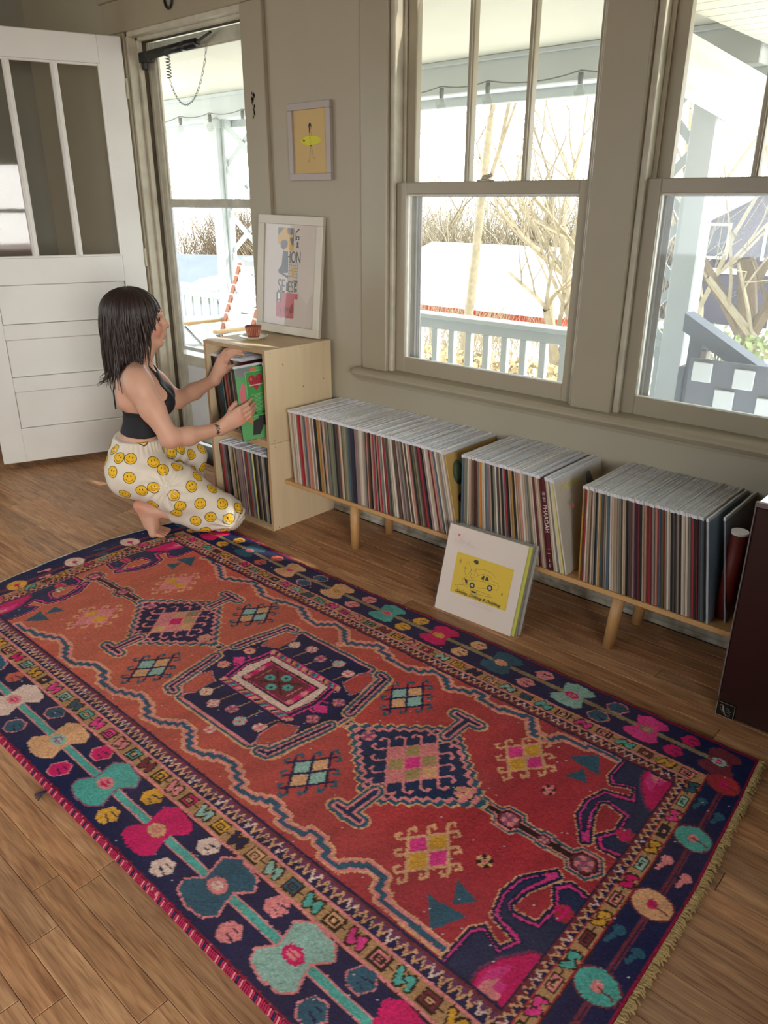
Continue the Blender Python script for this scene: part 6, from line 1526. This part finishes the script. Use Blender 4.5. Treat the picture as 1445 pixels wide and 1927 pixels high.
# red shed with a white metal roof
rs_ = mat('red_boards', (176, 62, 38), .7, .2, 3); wr = mat('white_metal_roof', (240, 240, 238), .4)
h = thing('red_shed', 'long low red shed with a wide white roof across the yard', 'building', (-12, 16, -3.0))
q = MB(); q.box(-3.5, 0, 0, 3.6, 4, 1.62); q.obj('wall', rs_, h)
q = MB(); q.prism([(-.5, 1.56), (4.4, 2.95), (4.4, 3.02), (-.5, 1.66)], 'x', -3.8, 4.4); q.obj('roof', wr, h, recalc=True)
for k in range(2): q = MB(); q.box(-2.0 + k * 2.6, -.03, 0, -1.2 + k * 2.6, 0, 1.3); q.obj('door', mat('dark_red_door', (92, 40, 36), .7), h)
# purple house with a gable
ph = mat('purple_siding', (80, 74, 84), .7, .15, 3); tw = mat('white_trim', (232, 232, 228), .5)
h = thing('purple_house', 'dark purple house with white trim beyond the right window', 'building', (-5.5, 22, -2.6), .15)
q = MB(); q.box(-2.6, 0, 0, 3.6, 5, 2.7); q.prism([(-2.6, 2.7), (3.6, 2.7), (.5, 4.4)], 'y', 0, 5); q.obj('wall', ph, h, recalc=True)
q = MB(); q.prism([(-3.0, 2.6), (-2.8, 2.5), (.5, 4.3), (3.8, 2.5), (4.0, 2.6), (.5, 4.6)], 'y', -.4, 5.2); q.obj('roof', wr, h, recalc=True)
for x, z in ((-.9, 2.9), (.9, 2.9), (-1.5, .9), (1.4, .9)):
    q = MB(); frame(q, x - .45, z - .5, x + .45, z + .5, -.08, 0, .08, .08, .08, .08); wn = q.obj('window', tw, h)
    q = MB(); q.box(x - .38, -.03, z - .43, x + .38, -.01, z + .43); q.obj('pane', mat('dark_pane', (60, 64, 72), .1), wn)
q = MB(); q.box(-2.7, -.10, 2.0, 3.7, 0, 2.15); q.obj('band', tw, h)
# blue roof house and white gable house behind the storm door
h = thing('blue_roof_house', 'house with a long blue grey roof behind the storm door', 'building', (-30, 21, -4.4), .5)
q = MB(); q.box(-7, 0, 0, 6, 6, 1.6); q.obj('wall', mat('pale_siding', (120, 126, 130), .7), h)
q = MB(); q.prism([(-.6, 1.5), (3.5, 3.1), (6.5, 1.5)], 'x', -7.5, 6.5); q.obj('roof', mat('blue_shingles', (98, 106, 114), .8, .1, 2), h, recalc=True)
h = thing('gabled_house', 'small white gabled house in front of the blue roof', 'building', (-21.3, 14.2, -3.6), .45)
q = MB(); q.box(-1.3, 0, 0, 1.5, 3, 1.55); q.prism([(-1.3, 1.55), (1.5, 1.55), (.1, 2.3)], 'y', 0, 3); q.obj('wall', mat('white_siding', (128, 136, 140), .7), h, recalc=True)
q = MB(); q.prism([(-1.7, 1.5), (.1, 2.42), (1.9, 1.5), (1.75, 1.42), (.1, 2.28), (-1.55, 1.42)], 'y', -.2, 3.2); q.obj('roof', tw, h, recalc=True)
q = MB(); q.prism([(-.5, 1.55), (.7, 1.55), (.5, 1.85), (-.3, 1.85)], 'y', -.04, 0); q.obj('gable_vent', mat('grey_vent', (90, 98, 90), .7), h, recalc=True)
# what the right wall's window looks on to: a red car in front of a white-sided house
h = thing('neighbour_house', 'white sided neighbour house outside the right wall of the room', 'building', (10.5, -3, -.6))
q = MB(); q.box(0, -6, 0, 2, 5, 4); q.obj('wall', mat('white_siding_2', (228, 230, 230), .7), h)
for k in range(12): q = MB(); q.box(-.02, -6, .3 + k * .28, 0, 5, .56 + k * .28, .005); q.obj('siding_board', mat('white_siding_2', (228, 230, 230), .7), h)
c = thing('red_car', 'red car parked outside the right wall of the room', 'car', (5.4, -3.0, -.62), 1.57)
q = MB(); q.prism([(-2, .35), (-1.95, .8), (-1.1, .92), (-.6, 1.40), (.8, 1.42), (1.4, .95), (2.0, .85), (2.05, .35)], 'y', -.8, .8); q.obj('body', mat('red_car_paint', (200, 46, 36), .25, coat=.5), c, recalc=True)
q = MB(); q.prism([(-.95, .95), (-.55, 1.33), (.72, 1.35), (1.2, .97)], 'y', -.81, .81); q.obj('car_window', mat('dark_pane', (60, 64, 72), .1), c, recalc=True)
for x in (-1.25, 1.3):
    for s in (-.8, .62): q = MB(); q.tube([(x, s, .33), (x, s + .18, .33)], .33, 20); q.obj('wheel', mat('tyre', (24, 24, 24), .8), c)
q = MB(); q.box(-40, -30, -1.1, -2.6, 1.9, -.62); struct(q.obj('side_yard_ground', gr))
q = MB(); q.box(-2.6, -40, -1.1, 40, -5.13, -.62); q.box(3.53, -5.13, -1.1, 40, 1.9, -.62); struct(q.obj('back_yard_ground', gr))
